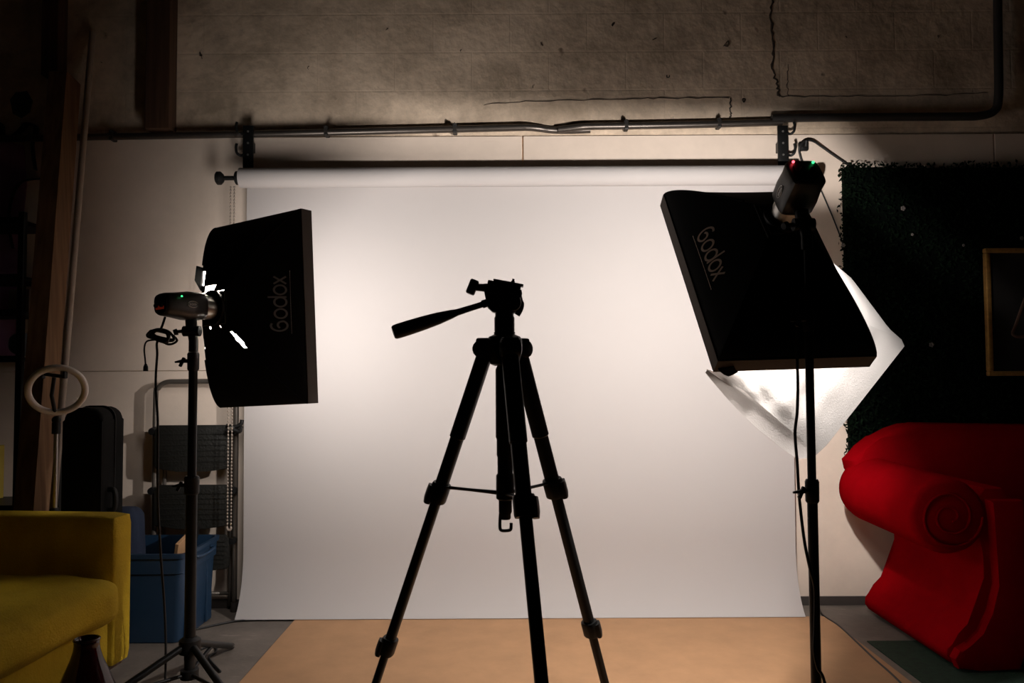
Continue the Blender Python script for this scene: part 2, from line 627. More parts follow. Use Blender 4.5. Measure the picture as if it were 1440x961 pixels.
# roller core with its end knob
b = NB()
xk = at(304, 251, YR).x
lathe(b, [(.0, 0), (.026, .0), (.033, .006), (.033, .022), (.022, .034), (.011, .04), (.011, .09), (.026, .095), (.034, .10), (.034, .122), (.019, .124), (.019, .2)], frame_mx((xk, YR, zr), (1, 0, 0), (0, 0, 1)), 24)
obj('roller_end_knob', b, M['black'], bd, .7)
b = NB()
lathe(b, [(.019, 0), (.019, .05), (.034, .052), (.034, .07), (.011, .075), (.011, .12), (.033, .13), (.033, .15), (0, .152)], frame_mx((XR - .03, YR, zr), (1, 0, 0), (0, 0, 1)), 24)
obj('roller_end_knob', b, M['black'], bd, .7)

# brackets holding the roll
for px0, px1, lab in ((339, 357, 'black hook bracket at the left end of the paper roll'), (1095, 1109, 'black hook bracket at the right end of the paper roll')):
    q0, q1 = at(px0, 205, -.09), at(px1, 205, -.09)
    xc = (q0.x + q1.x) / 2
    w = .052
    zt = at(xc * 0 + px0, 176, -.09).z
    t = thing('wall_bracket', lab, 'bracket', (xc, -.014, 2.1), group='backdrop roll brackets')
    b = NB(); box(b, (xc, -.078, (zt + zr + .055) / 2), (w, .012, zt - zr - .055), bevel=.002)
    box(b, (xc, -.046, zt - .1), (w * .6, .062, .05), bevel=.002)
    obj('plate', b, M['black_metal'], t, .6)
    for zz, sgn in ((zt - .005, 1), (zt - .115, 1)):
        b = NB()
        s = -1 if px0 < 700 else 1
        base = Vector((xc + s * w * .42, -.086, zz - .035))
        tube(b, smoothpts([base + Vector((0, .0, 0)), base + Vector((s * .012, -.012, -.008)), base + Vector((s * .026, -.02, .004)), base + Vector((s * .03, -.022, .03)), base + Vector((s * .026, -.022, .05))], 5), .0065, seg=8)
        obj('hook', b, M['black_metal'], t, 1.0)
    for k in range(3):
        b = NB()
        lathe(b, [(0, 0), (.005, .0005), (.006, .003)], frame_mx((xc, -.0873, zt - .03 - k * .06), (0, 1, 0)), 10)
        obj('bolt', b, M['silver'], t)

# bead chain hanging from the left end of the roll
b = NB()
xc0 = at(329, 260, -.15).x
zbot = at(329, 742, -.15).z
for side in (-.009, .009):
    n = int((zr - .03 - zbot) / .0165)
    for k in range(n):
        z = zr - .045 - k * .0165
        ball(b, (xc0 + side, YR + .0, z), .0048, 6)
for side in (-.009, .009):
    tube(b, [(xc0 + side, YR, zr - .04), (xc0 + side, YR, zbot)], .0016, seg=5)
for k in range(7):
    a = PI * k / 6
    ball(b, (xc0 + .009 * math.cos(a), YR, zbot - .009 * math.sin(a)), .0062, 6)
o = obj('bead_chain', b, M['bead'], None, 3)
tag(o, 'plastic bead chain hanging beside the left edge of the backdrop', 'chain')

# brown sheet on the floor
b = NB()
box(b, ((-1.04 + 1.49) / 2, -1.95, .0035), (2.53, 3.46, .0065), bevel=.0015, seg=1)
o = obj('floor_sheet', b, M['hardboard'])
tag(o, 'large brown hardboard sheet lying on the floor in front of the backdrop', 'floor mat')
ZS = .0068

# ------------------------------------------------------------------ camera tripod
AX = Vector((-.021, -1.80, 0))
tp = thing('camera_tripod', 'black camera tripod standing in front of the white backdrop', 'tripod', (AX.x, AX.y, ZS))
HZ = 1.245


def leg_pt(az, z, off=0.0):
    r = .050 + (HZ - z) * .352 + off
    return Vector((AX.x + r * math.cos(R(az)), AX.y + r * math.sin(R(az)), z))


def upt(px, py, dY=0.0):
    return at(px, py, AX.y + dY)


for az in (165, 43, -75):
    lg = None
    ex = Vector((-math.sin(R(az)), math.cos(R(az)), 0))

    def seg_box(bm, z0, z1, w, d, bev):
        a, c = leg_pt(az, z0), leg_pt(az, z1)
        mx = frame_mx(a, c - a, ex)
        pw = 3.2
        L = (c - a).length
        lathe(bm, [(.5 * .9, 0), (.5, bev / 2), (.5, L - bev / 2), (.5 * .9, L)], mx @ Matrix.Diagonal((w, d, 1, 1)), 20, power=pw)
    b = NB()
    seg_box(b, 1.225, .985, .047, .042, .006)          # padded sleeve
    seg_box(b, .985, .845, .041, .036, .004)
    lg = obj('leg', b, M['tripod'], tp, .6)
    b = NB(); seg_box(b, .845, .385, .033, .028, .002); obj('middle_section', b, M['tripod'], lg, .6)
    b = NB(); seg_box(b, .40, .03, .026, .022, .002); obj('lower_section', b, M['tripod'], lg, .6)
    b = NB(); ball(b, leg_pt(az, .0235), .017, 12, (1, 1, .95)); obj('rubber_foot', b, M['rubber'], lg, 3)
    for zc, s in ((.83, 1.0), (.385, .86)):
        a = leg_pt(az, zc)
        d = (leg_pt(az, zc - .1) - leg_pt(az, zc + .1)).normalized()
        b = NB()
        lathe(b, [(.5, -.028), (.54, -.022), (.54, .022), (.5, .028)], frame_mx(a, d, ex) @ Matrix.Diagonal((.053 * s, .048 * s, s, 1)), 20, power=3)
        # clip lever on the outer side
        side = -1 if az == 165 else 1
        out = Vector((side * 1.0, -.25, 0)).normalized()
        mx = frame_mx(a + out * .027 * s + d * .002, d, out)
        lathe(b, [(.5, -.026), (.55, -.012), (.55, .012), (.42, .028)], mx @ Matrix.Diagonal((.02 * s, .034 * s, s, 1)), 16, power=3)
        obj('flip_lock', b, M['tripod'], lg, .6)
    # hinge lug on the crown
    b = NB()
    h = leg_pt(az, 1.238, .010)
    mx = frame_mx(h, ex, (0, 0, 1))
    lathe(b, [(.019, -.029), (.025, -.025), (.025, .025), (.019, .029)], mx, 18)
    a, c = leg_pt(az, 1.245), leg_pt(az, 1.205)
    lathe(b, [(.5, 0), (.5, (c - a).length)], frame_mx(a, c - a, ex) @ Matrix.Diagonal((.040, .038, 1, 1)), 16, power=3)
    obj('hinge', b, M['tripod'], lg, .6)
    # spreader strut
    b = NB()
    p = leg_pt(az, .845, -.018)
    q = Vector((AX.x + .018 * math.cos(R(az)), AX.y + .018 * math.sin(R(az)), .835))
    tube(b, [p, p * .85 + q * .15, p * .5 + q * .5, q], [.008, .0065, .0065, .009], seg=8, sy=.7)
    obj('spreader_strut', b, M['tripod'], tp, .8)
# crown
b = NB()
lathe(b, [(.028, 1.19), (.040, 1.195), (.046, 1.215), (.05, 1.235), (.05, 1.262), (.044, 1.272), (.030, 1.278), (.03, 1.285)], Matrix.Translation((AX.x, AX.y, 0)), 28)
for az in (165, 43, -75):
    d = Vector((math.cos(R(az)), math.sin(R(az)), 0))
    box(b, Vector((AX.x, AX.y, 1.252)) + d * .040, (.078, .046, .034), Matrix.Rotation(R(az), 3, 'Z'), .006)
obj('crown', b, M['tripod'], tp, .6)
b = NB()
lathe(b, [(.0165, .778), (.0185, .783), (.0185, .815), (.0255, .82), (.0255, .884), (.0215, .89), (.0215, .935), (.0235, .94), (.0235, .985), (.026, .99), (.026, 1.18), (.0165, 1.2), (.0165, 1.215)], Matrix.Translation((AX.x, AX.y, 0)), 20)
cc = obj('centre_column', b, M['tripod'], tp, .6)
# ballast hook: tapered block with an open loop
b = NB()
lathe(b, [(.013, .762), (.0155, .766), (.0155, .80)], Matrix.Translation((AX.x, AX.y, 0)), 16)
hp = [(-.013, .785), (-.015, .76), (-.015, .738), (-.010, .731), (.008, .731), (.015, .735), (.016, .752)]
tube(b, smoothpts([Vector((AX.x + x, AX.y, z)) for x, z in hp], 5), .0045, seg=8)
obj('ballast_hook', b, M['tripod'], cc, .8)
# pan head
ph = thing_parent = None
b = NB()
lathe(b, [(.027, 1.283), (.0285, 1.288), (.0285, 1.325), (.026, 1.33), (.026, 1.345), (.0225, 1.35), (.0225, 1.37)], Matrix.Translation((AX.x, AX.y, 0)), 28)
hd = obj('pan_base', b, M['tripod'], tp, .6)
# tilt body, seen slightly from its left, platform tips down to the right
C0 = upt(707, 424)
tilt = Matrix.Rotation(R(11), 3, 'Y')
b = NB()
body = [(-.058, .020), (-.05, .034), (-.02, .040), (.046, .040), (.05, .03), (.048, -.01), (.04, -.026), (.022, -.034), (-.022, -.036), (-.038, -.026), (-.047, -.006)]
prism(b, body, Matrix.Translation(C0) @ (tilt @ Matrix.Rotation(PI / 2, 3, 'X')).to_4x4() @ Matrix.Translation((0, 0, -.021)), .042, bevel=.004)
obj('tilt_body', b, M['tripod'], tp, .6)
b = NB()
lathe(b, [(.010, -.004), (.024, 0), (.026, .006), (.022, .014), (.0, .016)], frame_mx(C0 + Vector((.026, -.022, -.006)), (0.25, -1, 0)), 24)
obj('tilt_disc', b, M['black'], tp, .6)
b = NB()
tube(b, smoothpts([C0 + Vector((.046, -.008, .02)), C0 + Vector((.052, -.01, -.005)), C0 + Vector((.05, -.01, -.022)), C0 + Vector((.04, -.01, -.04))], 5), [.006] * 5 + [.008] * 10 + [.0085], seg=8)
obj('lock_lever', b, M['black'], tp, .8)
# quick-release platform and plate
b = NB()
pc = C0 + tilt @ Vector((-.004, 0, .044))
box(b, pc, (.094, .05, .012), tilt, .003)
qp = obj('platform', b, M['tripod'], tp, .6)
b = NB()
box(b, C0 + tilt @ Vector((.006, 0, .0535)), (.086, .042, .006), tilt, .002)
lathe(b, [(.0055, 0), (.0055, .006), (.0035, .006), (.0035, .012)], frame_mx(C0 + tilt @ Vector((.018, 0, .056)), tilt @ Vector((0, 0, 1))), 12)
obj('quick_release_plate', b, M['tripod'], qp, .6)
# side tilt clamp with its flat knob
b = NB()
a, c = C0 + tilt @ Vector((-.04, -.005, .03)), upt(667, 404)
tube(b, [a, a.lerp(c, .5), c], [.014, .011, .010], seg=12)
d = (c - a).normalized()
k = upt(664.5, 404)
kup = (upt(668, 394) - upt(660, 414)).normalized()
kx = (Vector((1, 0, 0)) - kup * kup.x).normalized()
lathe(b, [(.5 * .8, -.021), (.5, -.017), (.5, .017), (.5 * .8, .021)], frame_mx(k, kup, kx) @ Matrix.Diagonal((.026, .034, 1, 1)), 20, power=4)
obj('clamp_knob', b, M['tripod'], tp, .6)
# pan handle
b = NB()
h0, h1 = upt(692, 424), upt(553, 468, -.06)
hl = [(0, .0115), (.10, .0115), (.105, .0085), (.20, .0085), (.36, .0095), (.42, .0125), (.55, .017), (.70, .0195), (.85, .0205), (.95, .0205), (.985, .0195), (1.0, .0165)]
tube(b, [h0.lerp(h1, t) for t, r in hl], [r for t, r in hl], seg=18)
obj('pan_handle', b, M['tripod'], tp, .6)

# ------------------------------------------------------------------ studio lights
BW, BH, BD = .50, .75, .27          # soft box width, height, depth to the speed ring
LIP = .052
RG = .066


def sec(s):
    k = 1 - s ** 1.4
    return RG + (BW / 2 - .004 - RG) * k, RG + (BH / 2 - .004 - RG) * k


def shell_pt(s, u, off=0.0):
    """s 0 front .. 1 ring; u 0..1 round the section, starting at the middle of the right side"""
    hw, hh = sec(s)
    hw += off
    hh += off
    v = (u * 4) % 4
    side = int(v + .5) % 4
    f = v - (int(v + .5))
    pinch = 1 - .03 * s * (1 - s) * 4 * (1 - (2 * f) ** 2)
    if side == 0:
        p = (hw * pinch, 2 * f * hh)
    elif side == 1:
        p = (-2 * f * hw, hh * pinch)
    elif side == 2:
        p = (-hw * pinch, -2 * f * hh)
    else:
        p = (2 * f * hw, -hh * pinch)
    return Vector((p[0], -LIP - s * (BD - LIP), p[1]))


def softbox(mx, label, holes, logo_side, logo_mat, name='softbox', lining='lining'):
    root = bpy.data.objects.new(name, None)
    COL.objects.link(root)
    root.matrix_world = mx
    MW[root.name] = mx
    tag(root, label, 'softbox', 'studio softboxes')
    NS, NU = 30, 160
    for nm, off, m in (('outer_shell', .0, M['black_soft']), ('inner_lining', -.004, M[lining])):
        b = NB()
        g = [[b.verts.new(mx @ shell_pt(i / NS, j / NU, off)) for j in range(NU)] for i in range(NS + 1)]
        for i in range(NS):
            for j in range(NU):
                s, u = (i + .5) / NS, (j + .5) / NU
                if any(h(s, u) for h in holes):
                    continue
                b.faces.new((g[i][j], g[i][(j + 1) % NU], g[i + 1][(j + 1) % NU], g[i + 1][j]))
        obj(nm, b, m, root, .5)
    # lip: four strips forming a shallow frame in front of the shell
    b = NB()
    w, h, t = BW / 2, BH / 2, .004
    for lo, hi in (((-w, -LIP, h - t), (w, 0, h)), ((-w, -LIP, -h), (w, 0, -h + t)), ((-w, -LIP, -h + t), (-w + t, 0, h - t)), ((w - t, -LIP, -h + t), (w, 0, h - t))):
        lo, hi = Vector(lo), Vector(hi)
        tb = bmesh.new()
        bmesh.ops.create_cube(tb, size=1)
        bmesh.ops.scale(tb, vec=hi - lo, verts=tb.verts)
        bmesh.ops.translate(tb, vec=(lo + hi) / 2, verts=tb.verts)
        tb.transform(mx)
        add(b, tb)
    obj('lip', b, M['lip'], root, label='dark grey lip around the front of the softbox')
    # piping along the four bowed rods
    for u in (.125, .375, .625, .875):
        b = NB()
        tube(b, [mx @ shell_pt(s / 20, u, .001) for s in range(15 if holes else 19)], .004, seg=6)
        obj('rod_piping', b, M['black_soft'], root, 1.0)
    # speed ring
    b = NB()
    fm = mx @ Matrix.Translation((0, -BD, 0)) @ Matrix.Rotation(PI / 2, 4, 'X')
    lathe(b, [(.056, -.012), (.066, -.012), (.066, .012), (.056, .012), (.056, -.012)], fm, 32)
    obj('speed_ring', b, M['black_metal'], root, .6)
    # printed lettering on a side panel
    b = NB()
    U = .038
    w_ = .085

    def ribbon(pts):
        n = len(pts)
        prev = None
        for i in range(n):
            a, c = Vector(pts[max(i - 1, 0)]), Vector(pts[min(i + 1, n - 1)])
            d = (c - a).normalized()
            nrm = Vector((-d.y, d.x)) * w_
            q = [b.verts.new(((pts[i][0] + nrm.x * k) * U, (pts[i][1] + nrm.y * k) * U, 0)) for k in (-1, 1)]
            if prev:
                b.faces.new((prev[0], q[0], q[1], prev[1]))
            prev = q

    def arc(cx, cy, rx, ry, a0, a1, n=28):
        return [(cx + rx * math.cos(R(a0 + (a1 - a0) * k / n)), cy + ry * math.sin(R(a0 + (a1 - a0) * k / n))) for k in range(n + 1)]

    def line(x0, y0, x1, y1, n=8):
        return [(x0 + (x1 - x0) * k / n, y0 + (y1 - y0) * k / n) for k in range(n + 1)]
    ribbon(arc(-2.35, .62, .52, .62, 62, 335) + arc(-2.28, .42, .34, .32, -20, 150, 14))
    ribbon(arc(-1.15, .48, .46, .46, 0, 360))
    ribbon(arc(.0, .48, .46, .46, 0, 360))
    ribbon(line(.50, .0, .50, 1.42))
    ribbon(arc(1.22, .48, .46, .46, 0, 360))
    ribbon(line(1.82, .0, 2.55, .96))
    ribbon(line(1.82, .96, 2.55, .0))
    yb, zc = logo_side[1], logo_side[2]
    sg = logo_side[0]
    for v in b.verts:
        lx, ly = v.co.x, v.co.y * 1.0
        y = yb - ly
        z = zc + lx * sg
        s = max(0, min(1, (-y - LIP) / (BD - LIP)))
        hw, hh = sec(s)
        f = max(-1, min(1, z / hh))
        pinch = 1 - .03 * s * (1 - s) * 4 * (1 - f * f)
        v.co = mx @ Vector((sg * (hw * pinch + .0022), y, z))
    obj('lettering', b, logo_mat, root, label='printed maker lettering on the side panel')
    # a row of tiny print under the lettering
    b = NB()
    rnd = random.Random(5)
    z = -.12
    while z < .12:
        L = rnd.uniform(.003, .007)
        y = yb + .011
        s = max(0, min(1, (-y - LIP) / (BD - LIP)))
        hw, hh = sec(s)
        q = [Vector((sg * (hw * (1 - .03 * s * (1 - s) * 4 * (1 - (zz / hh) ** 2)) + .002), yy, zz)) for yy, zz in ((y, zc + z), (y, zc + z + L), (y + .007, zc + z + L), (y + .007, zc + z))]
        b.faces.new([b.verts.new(mx @ p) for p in q])
        z += L + .002
    obj('small_print', b, logo_mat, root)
    return root


def area_light(mx, energy, col, sx, sy, y=-.012):
    l = bpy.data.lights.new('softbox_light', 'AREA')
    l.shape = 'RECTANGLE'
    l.size, l.size_y = sx, sy
    l.energy = energy
    l.color = col
    o = bpy.data.objects.new('softbox_light', l)
    # area lights shine along their local -z; turn that to the box's +y
    o.matrix_world = mx @ Matrix.Translation((0, y, 0)) @ Matrix.Rotation(PI / 2, 4, 'X')
    COL.objects.link(o)


def lamp(mx, loc, energy, col, r=.02):
    l = bpy.data.lights.new('flash_tube', 'POINT')
    l.energy = energy
    l.color = col
    l.shadow_soft_size = r
    o = bpy.data.objects.new('flash_tube', l)
    o.matrix_world = mx @ Matrix.Translation(loc)
    COL.objects.link(o)


def pose(loc, rz, rx, ry):
    return Matrix.Translation(Vector(loc)) @ Matrix.Rotation(R(rz), 4, 'Z') @ Matrix.Rotation(R(rx), 4, 'X') @ Matrix.Rotation(R(ry), 4, 'Y')


WARM = (1.0, .935, .89)
EL, ER = 11.5, 112.0
MXL = pose((-.977, -.851, 1.422), -30.9, .4, -2.8)
MXR = pose((.818, -1.398, 1.477), 5.5, -36.7, -1.9)

# the left box has open gaps where its panels meet the speed ring
holesL = [
    lambda s, u: .76 < s < .94 and .355 < u < .392,
    lambda s, u: s > .94 and .245 < u < .345,
    lambda s, u: .75 < s < .95 and abs(u - .868) < .016 * (1 - ((s - .85) / .10) ** 2),
    lambda s, u: s > .955 and (.695 < u < .715 or .80 < u < .815),
    lambda s, u: .80 < s < .90 and .618 < u < .632,
]
LB = softbox(MXL, 'black rectangular softbox upright at left, facing the backdrop edge-on', holesL, (1, -.110, .012), M['logo'])
b = NB(); box(b, (0, 0, 0), (BW - .012, .003, BH - .012))
b.transform(MXL @ Matrix.Translation((0, -.035, 0)))
obj('front_diffuser', b, M['lining'], LB)
b = NB(); box(b, (0, 0, 0), (.139, .004, .128), None, .0015)  # added plate, stops lamp light leaking at the ring's corners
b.transform(MXL @ Matrix.Translation((0, -BD + .003, -.004)))
obj('leak_stop_plate', b, M['black_metal'], LB)
# stiff tab left standing at the rear corner of the box
b = NB()
q = [MXL @ shell_pt(sv, .375, ov) for sv, ov in ((.74, .004), (.80, .035), (.97, .040), (1.0, .006))]
for k in (0, .003):
    pass
f0 = [b.verts.new(p) for p in q]
f1 = [b.verts.new(p + Vector((.003, .003, 0))) for p in q]
b.faces.new(f0); b.faces.new(f1[::-1])
for k in range(4):
    b.faces.new((f0[k], f1[k], f1[(k + 1) % 4], f0[(k + 1) % 4]))
obj('corner_tab', b, M['black_soft'], LB)
area_light(MXL, EL, WARM, BW - .03, BH - .03)
lamp(MXL, (0, -.20, 0), 75, WARM)

RB = softbox(MXR, 'black rectangular softbox tilted downwards at right with a loose white front cloth', [], (-1, -.114, -.012), M['logo_bronze'], lining='grey_lining')
b = NB(); box(b, (0, 0, 0), (.15, .004, .15), None, .0015)  # added plate closing the ring so no lamp light escapes backwards
b.transform(MXR @ Matrix.Translation((0, -BD + .004, 0)))
obj('leak_stop_plate', b, M['black_metal'], RB)
lamp(MXR, (0, -.15, 0), ER, WARM, .025)

# loose white front cloth: hidden inner edge shaped to block light to the settee, outer edge a creased diamond
def curve_at(pts, t):
    L = [0]
    for k in range(1, len(pts)):
        L.append(L[-1] + (pts[k] - pts[k - 1]).length)
    d = t * L[-1]
    for k in range(1, len(pts)):
        if d <= L[k] + 1e-9:
            return pts[k - 1].lerp(pts[k], (d - L[k - 1]) / (L[k] - L[k - 1]))
    return pts[-1]


lipp = lambda a, c, f=.02: MXR @ Vector((a, f, c))
hw, hh = BW / 2 - .006, BH / 2 - .006
inner = [lipp(-hw + .004, -hh + .012, .02), lipp(-.10, -.25, .09), lipp(.04, -.20, .10), lipp(.07, -.12, .075), lipp(.080, -.045, .05), lipp(.135, -.05, .035), lipp(.137, .04, .03), lipp(.137, .26, .03)]
outer = [at(993, 519, -1.56), at(1055, 570, -1.48), at(1114, 620, -1.44), at(1147, 641, -1.43), at(1163, 626, -1.42), at(1210, 566, -1.36), at(1272, 487, -1.27), at(1268, 478, -1.27), at(1250, 462, -1.26), at(1198, 392, -1.22), lipp(.24, .26, .03)]
b = NB()
nu, nv = 64, 18
gf = []
for i in range(nu + 1):
    t = i / nu
    # the outer edge is walked by its corners: L .. B .. right tip .. end
    a_, c_ = curve_at(inner, t), curve_at(outer, t)
    row = []
    for j in range(nv + 1):
        v = j / nv
        p = a_.lerp(c_, v)
        env = math.sin(PI * min(1, v * 1.15)) * min(1, min(t, 1 - t) * 9)
        q = p - at(1147, 641, -1.5)
        w1 = (p.x * .77 - p.z * .64) * 9.5
        w2 = (p.x * .64 + p.z * .77) * 7.0
        tri = lambda x: abs((x % 1.0) - .5) * 2
        z = .0065 * (tri(w1) - .5) + .0065 * (tri(w2 + .3) - .5) + .0012 * math.sin(w1 * 3.1 + w2 * 2)
        row.append(p + Vector((0, -z * env, 0)))
    gf.append(row)
f0 = [[b.verts.new(p) for p in row] for row in gf]
f1 = [[b.verts.new(p + Vector((0, .0016, 0))) for p in row] for row in gf]
for i in range(nu):
    for j in range(nv):
        b.faces.new((f0[i][j], f0[i + 1][j], f0[i + 1][j + 1], f0[i][j + 1]))
        b.faces.new((f1[i][j], f1[i][j + 1], f1[i + 1][j + 1], f1[i + 1][j]))
for i in range(nu):
    for j in (0, nv):
        b.faces.new((f0[i][j], f0[i + 1][j], f1[i + 1][j], f1[i][j]))
for j in range(nv):
    for i in (0, nu):
        b.faces.new((f0[i][j], f0[i][j + 1], f1[i][j + 1], f1[i][j]))
fc = obj('front_cloth', b, M['diffuser'], RB, .35, label='loose white creased front cloth hanging below the softbox')
# the hem folded back along its lower left edge
b = NB()
rows = []
edge = outer[:4]
d = at(1030, 569, -1.48) - at(1041, 556, -1.48)
for k in range(15):
    t = k / 14
    e = curve_at(edge, t * .97 + .01)
    w_ = .15 + 1.0 * math.sin(min(1, t * 1.25 + .08) * PI * .60)
    if k == 14:
        w_ *= .35
    rows.append((e + Vector((0, -.004, 0)), e + d * w_ + Vector((0, -.012 * w_ - .004, 0)), e - d * .55 * min(1, t * 3 + .1) * min(1, (1 - t) * 6 + .1) + Vector((0, -.004, 0))))
for dy in (0, .0015):
    vv = [[b.verts.new(p + Vector((0, dy, 0))) for p in r_] for r_ in rows]
    for k in range(14):
        b.faces.new((vv[k][0], vv[k][1], vv[k + 1][1], vv[k + 1][0]))
        b.faces.new((vv[k][2], vv[k][0], vv[k + 1][0], vv[k + 1][2]))
obj('folded_hem', b, M['hem_cloth'], fc, .5)
# torn corner of the lip curling down at the lower left corner
b = NB()
c0 = MXR @ Vector((-BW / 2 + .003, -.01, -BH / 2 + .005))
pts = [(c0 + Vector((.0, .0, .012)), c0 + Vector((.05, .0, .012)))]
for dx, dz, w in ((.012, -.008, .044), (.024, -.018, .036), (.038, -.024, .03), (.05, -.020, .024)):
    pts.append((c0 + Vector((dx, -.012, dz)), c0 + Vector((dx + w, -.012, dz + .014))))
va = [(b.verts.new(p), b.verts.new(q)) for p, q in pts]
vb = [(b.verts.new(p + Vector((0, .002, 0))), b.verts.new(q + Vector((0, .002, 0)))) for p, q in pts]
for k in range(len(pts) - 1):
    b.faces.new((va[k][0], va[k][1], va[k + 1][1], va[k + 1][0]))
    b.faces.new((vb[k][0], vb[k + 1][0], vb[k + 1][1], vb[k][1]))
    for s in (0, 1):
        b.faces.new((va[k][s], va[k + 1][s], vb[k + 1][s], vb[k][s]))
obj('lip_flap', b, M['lip'], RB, .5)


def strobe(mx, label, half, length, emblem_side, red, tail=.78, power=3.2):
    """head whose axis is the box's y axis, front end at the speed ring"""
    root = bpy.data.objects.new('studio_strobe', None)
    COL.objects.link(root)
    base = mx @ Matrix.Translation((0, -BD - .014, 0))
    root.matrix_world = base
    MW[root.name] = base
    tag(root, label, 'studio light', 'studio strobe heads')
    A = base @ Matrix.Rotation(PI / 2, 4, 'X')       # local z runs backwards along the axis
    b = NB()
    h, L = half, length
    lathe(b, [(h * .96, .046), (h * 1.02, .055), (h * 1.04, L * .55), (h * (.5 + tail * .5), L * .78), (h * (tail + .04), L * .95), (h * tail, L - .004), (h * (tail - .06), L)], A, 40, power=power)
    body = obj('body', b, M['grey_head'], root, .5)
    b = NB()
    lathe(b, [(h * .84, 0), (h * .9, .0), (h * .9, .02), (h * .95, .022), (h * .95, .046), (h * .84, .046)], A, 40)
    obj('mount_collar', b, M['silver'], root, .5, label='bright metal mount collar at the front of the head')
    b = NB()
    lathe(b, [(h * .70, L), (h * .70, L + .003), (h * .66, L + .004)], A, 40, power=3.2)
    bp_ = obj('control_panel', b, M['black'], root, .5)
    b = NB()
    for k in (-.3, .3):
        lathe(b, [(.008, L + .003), (.008, L + .013), (.006, L + .015)], A @ Matrix.Translation((h * k, -h * .1, 0)), 16)
    obj('dial', b, M['black'], bp_, .6)
    if red:
        b = NB(); box(b, (0, 0, 0), (h * .9, h * .28, .003)); b.transform(A @ Matrix.Translation((0, h * .25 * -1, L + .0045)))
        obj('display', b, M['red_panel'], bp_, label='dim red display')
    # emblem on the side
    b = NB()
    E = base @ Matrix.Translation((emblem_side * h * 1.045, -L * .55, 0)) @ Matrix.Rotation(PI / 2 * emblem_side, 4, 'Y')
    tube(b, [E @ Vector((-.011 * math.sin(a), .021 * math.cos(a), 0)) for a in [2 * PI * k / 32 for k in range(32)]], .0012, seg=6, closed=True)
    for k in range(6):
        bb = bmesh.new()
        bmesh.ops.create_cube(bb, size=1)
        bmesh.ops.scale(bb, vec=(.006 if k % 2 else .008, .0022, .001), verts=bb.verts)
        bb.transform(E @ Matrix.Translation((0, -.0125 + k * .005, 0)))
        add(b, bb)
    obj('emblem', b, M['silver'], body, label='pale oval emblem')
    return root, base


# left head, on its stand
SL, baseL = strobe(MXL, 'black studio strobe with a pale oval emblem behind the left softbox', .049, .205, 1, True)
b = NB(); ball(b, baseL @ Vector((.051, -.158, .026)), .0032, 10); obj('indicator_light', b, M['green_led'], SL, label='green indicator light')

SR, baseR = strobe(MXR, 'black studio strobe with red and green lights behind the tilted right softbox', .051, .172, -1, False, .97, 5.5)
e = baseR @ Vector((-.030, -.1775, .034)); b = NB(); ball(b, e, .0042, 10); obj('indicator_light', b, M['red_led'], SR, label='red indicator light')
e = baseR @ Vector((.030, -.1775, .032)); b = NB(); ball(b, e, .0042, 10); obj('indicator_light', b, M['green_led'], SR, label='green indicator light')


def swivel(root, base, A0, B0):
    """bracket between the head's underside and the top of its stand"""
    b = NB()
    tube(b, [A0, A0.lerp(B0, .35)], .02, seg=14)
    tube(b, [A0.lerp(B0, .3), B0 + Vector((0, 0, .04)), B0], .0165, seg=14)
    mid = A0.lerp(B0, .35)
    tube(b, [mid + Vector((-.03, 0, 0)), mid + Vector((.03, 0, 0))], .019, seg=16)
    obj('tilt_bracket', b, M['black_metal'], root, .6)
    b = NB()
    tube(b, [mid + Vector((-.03, 0, 0)), mid + Vector((-.05, -.004, -.002))], [.007, .006], seg=10)
    tube(b, [mid + Vector((-.05, -.004, -.002)), mid + Vector((-.062, -.01, -.006))], [.012, .010], seg=12)
    obj('tilt_knob', b, M['black'], root, .6)


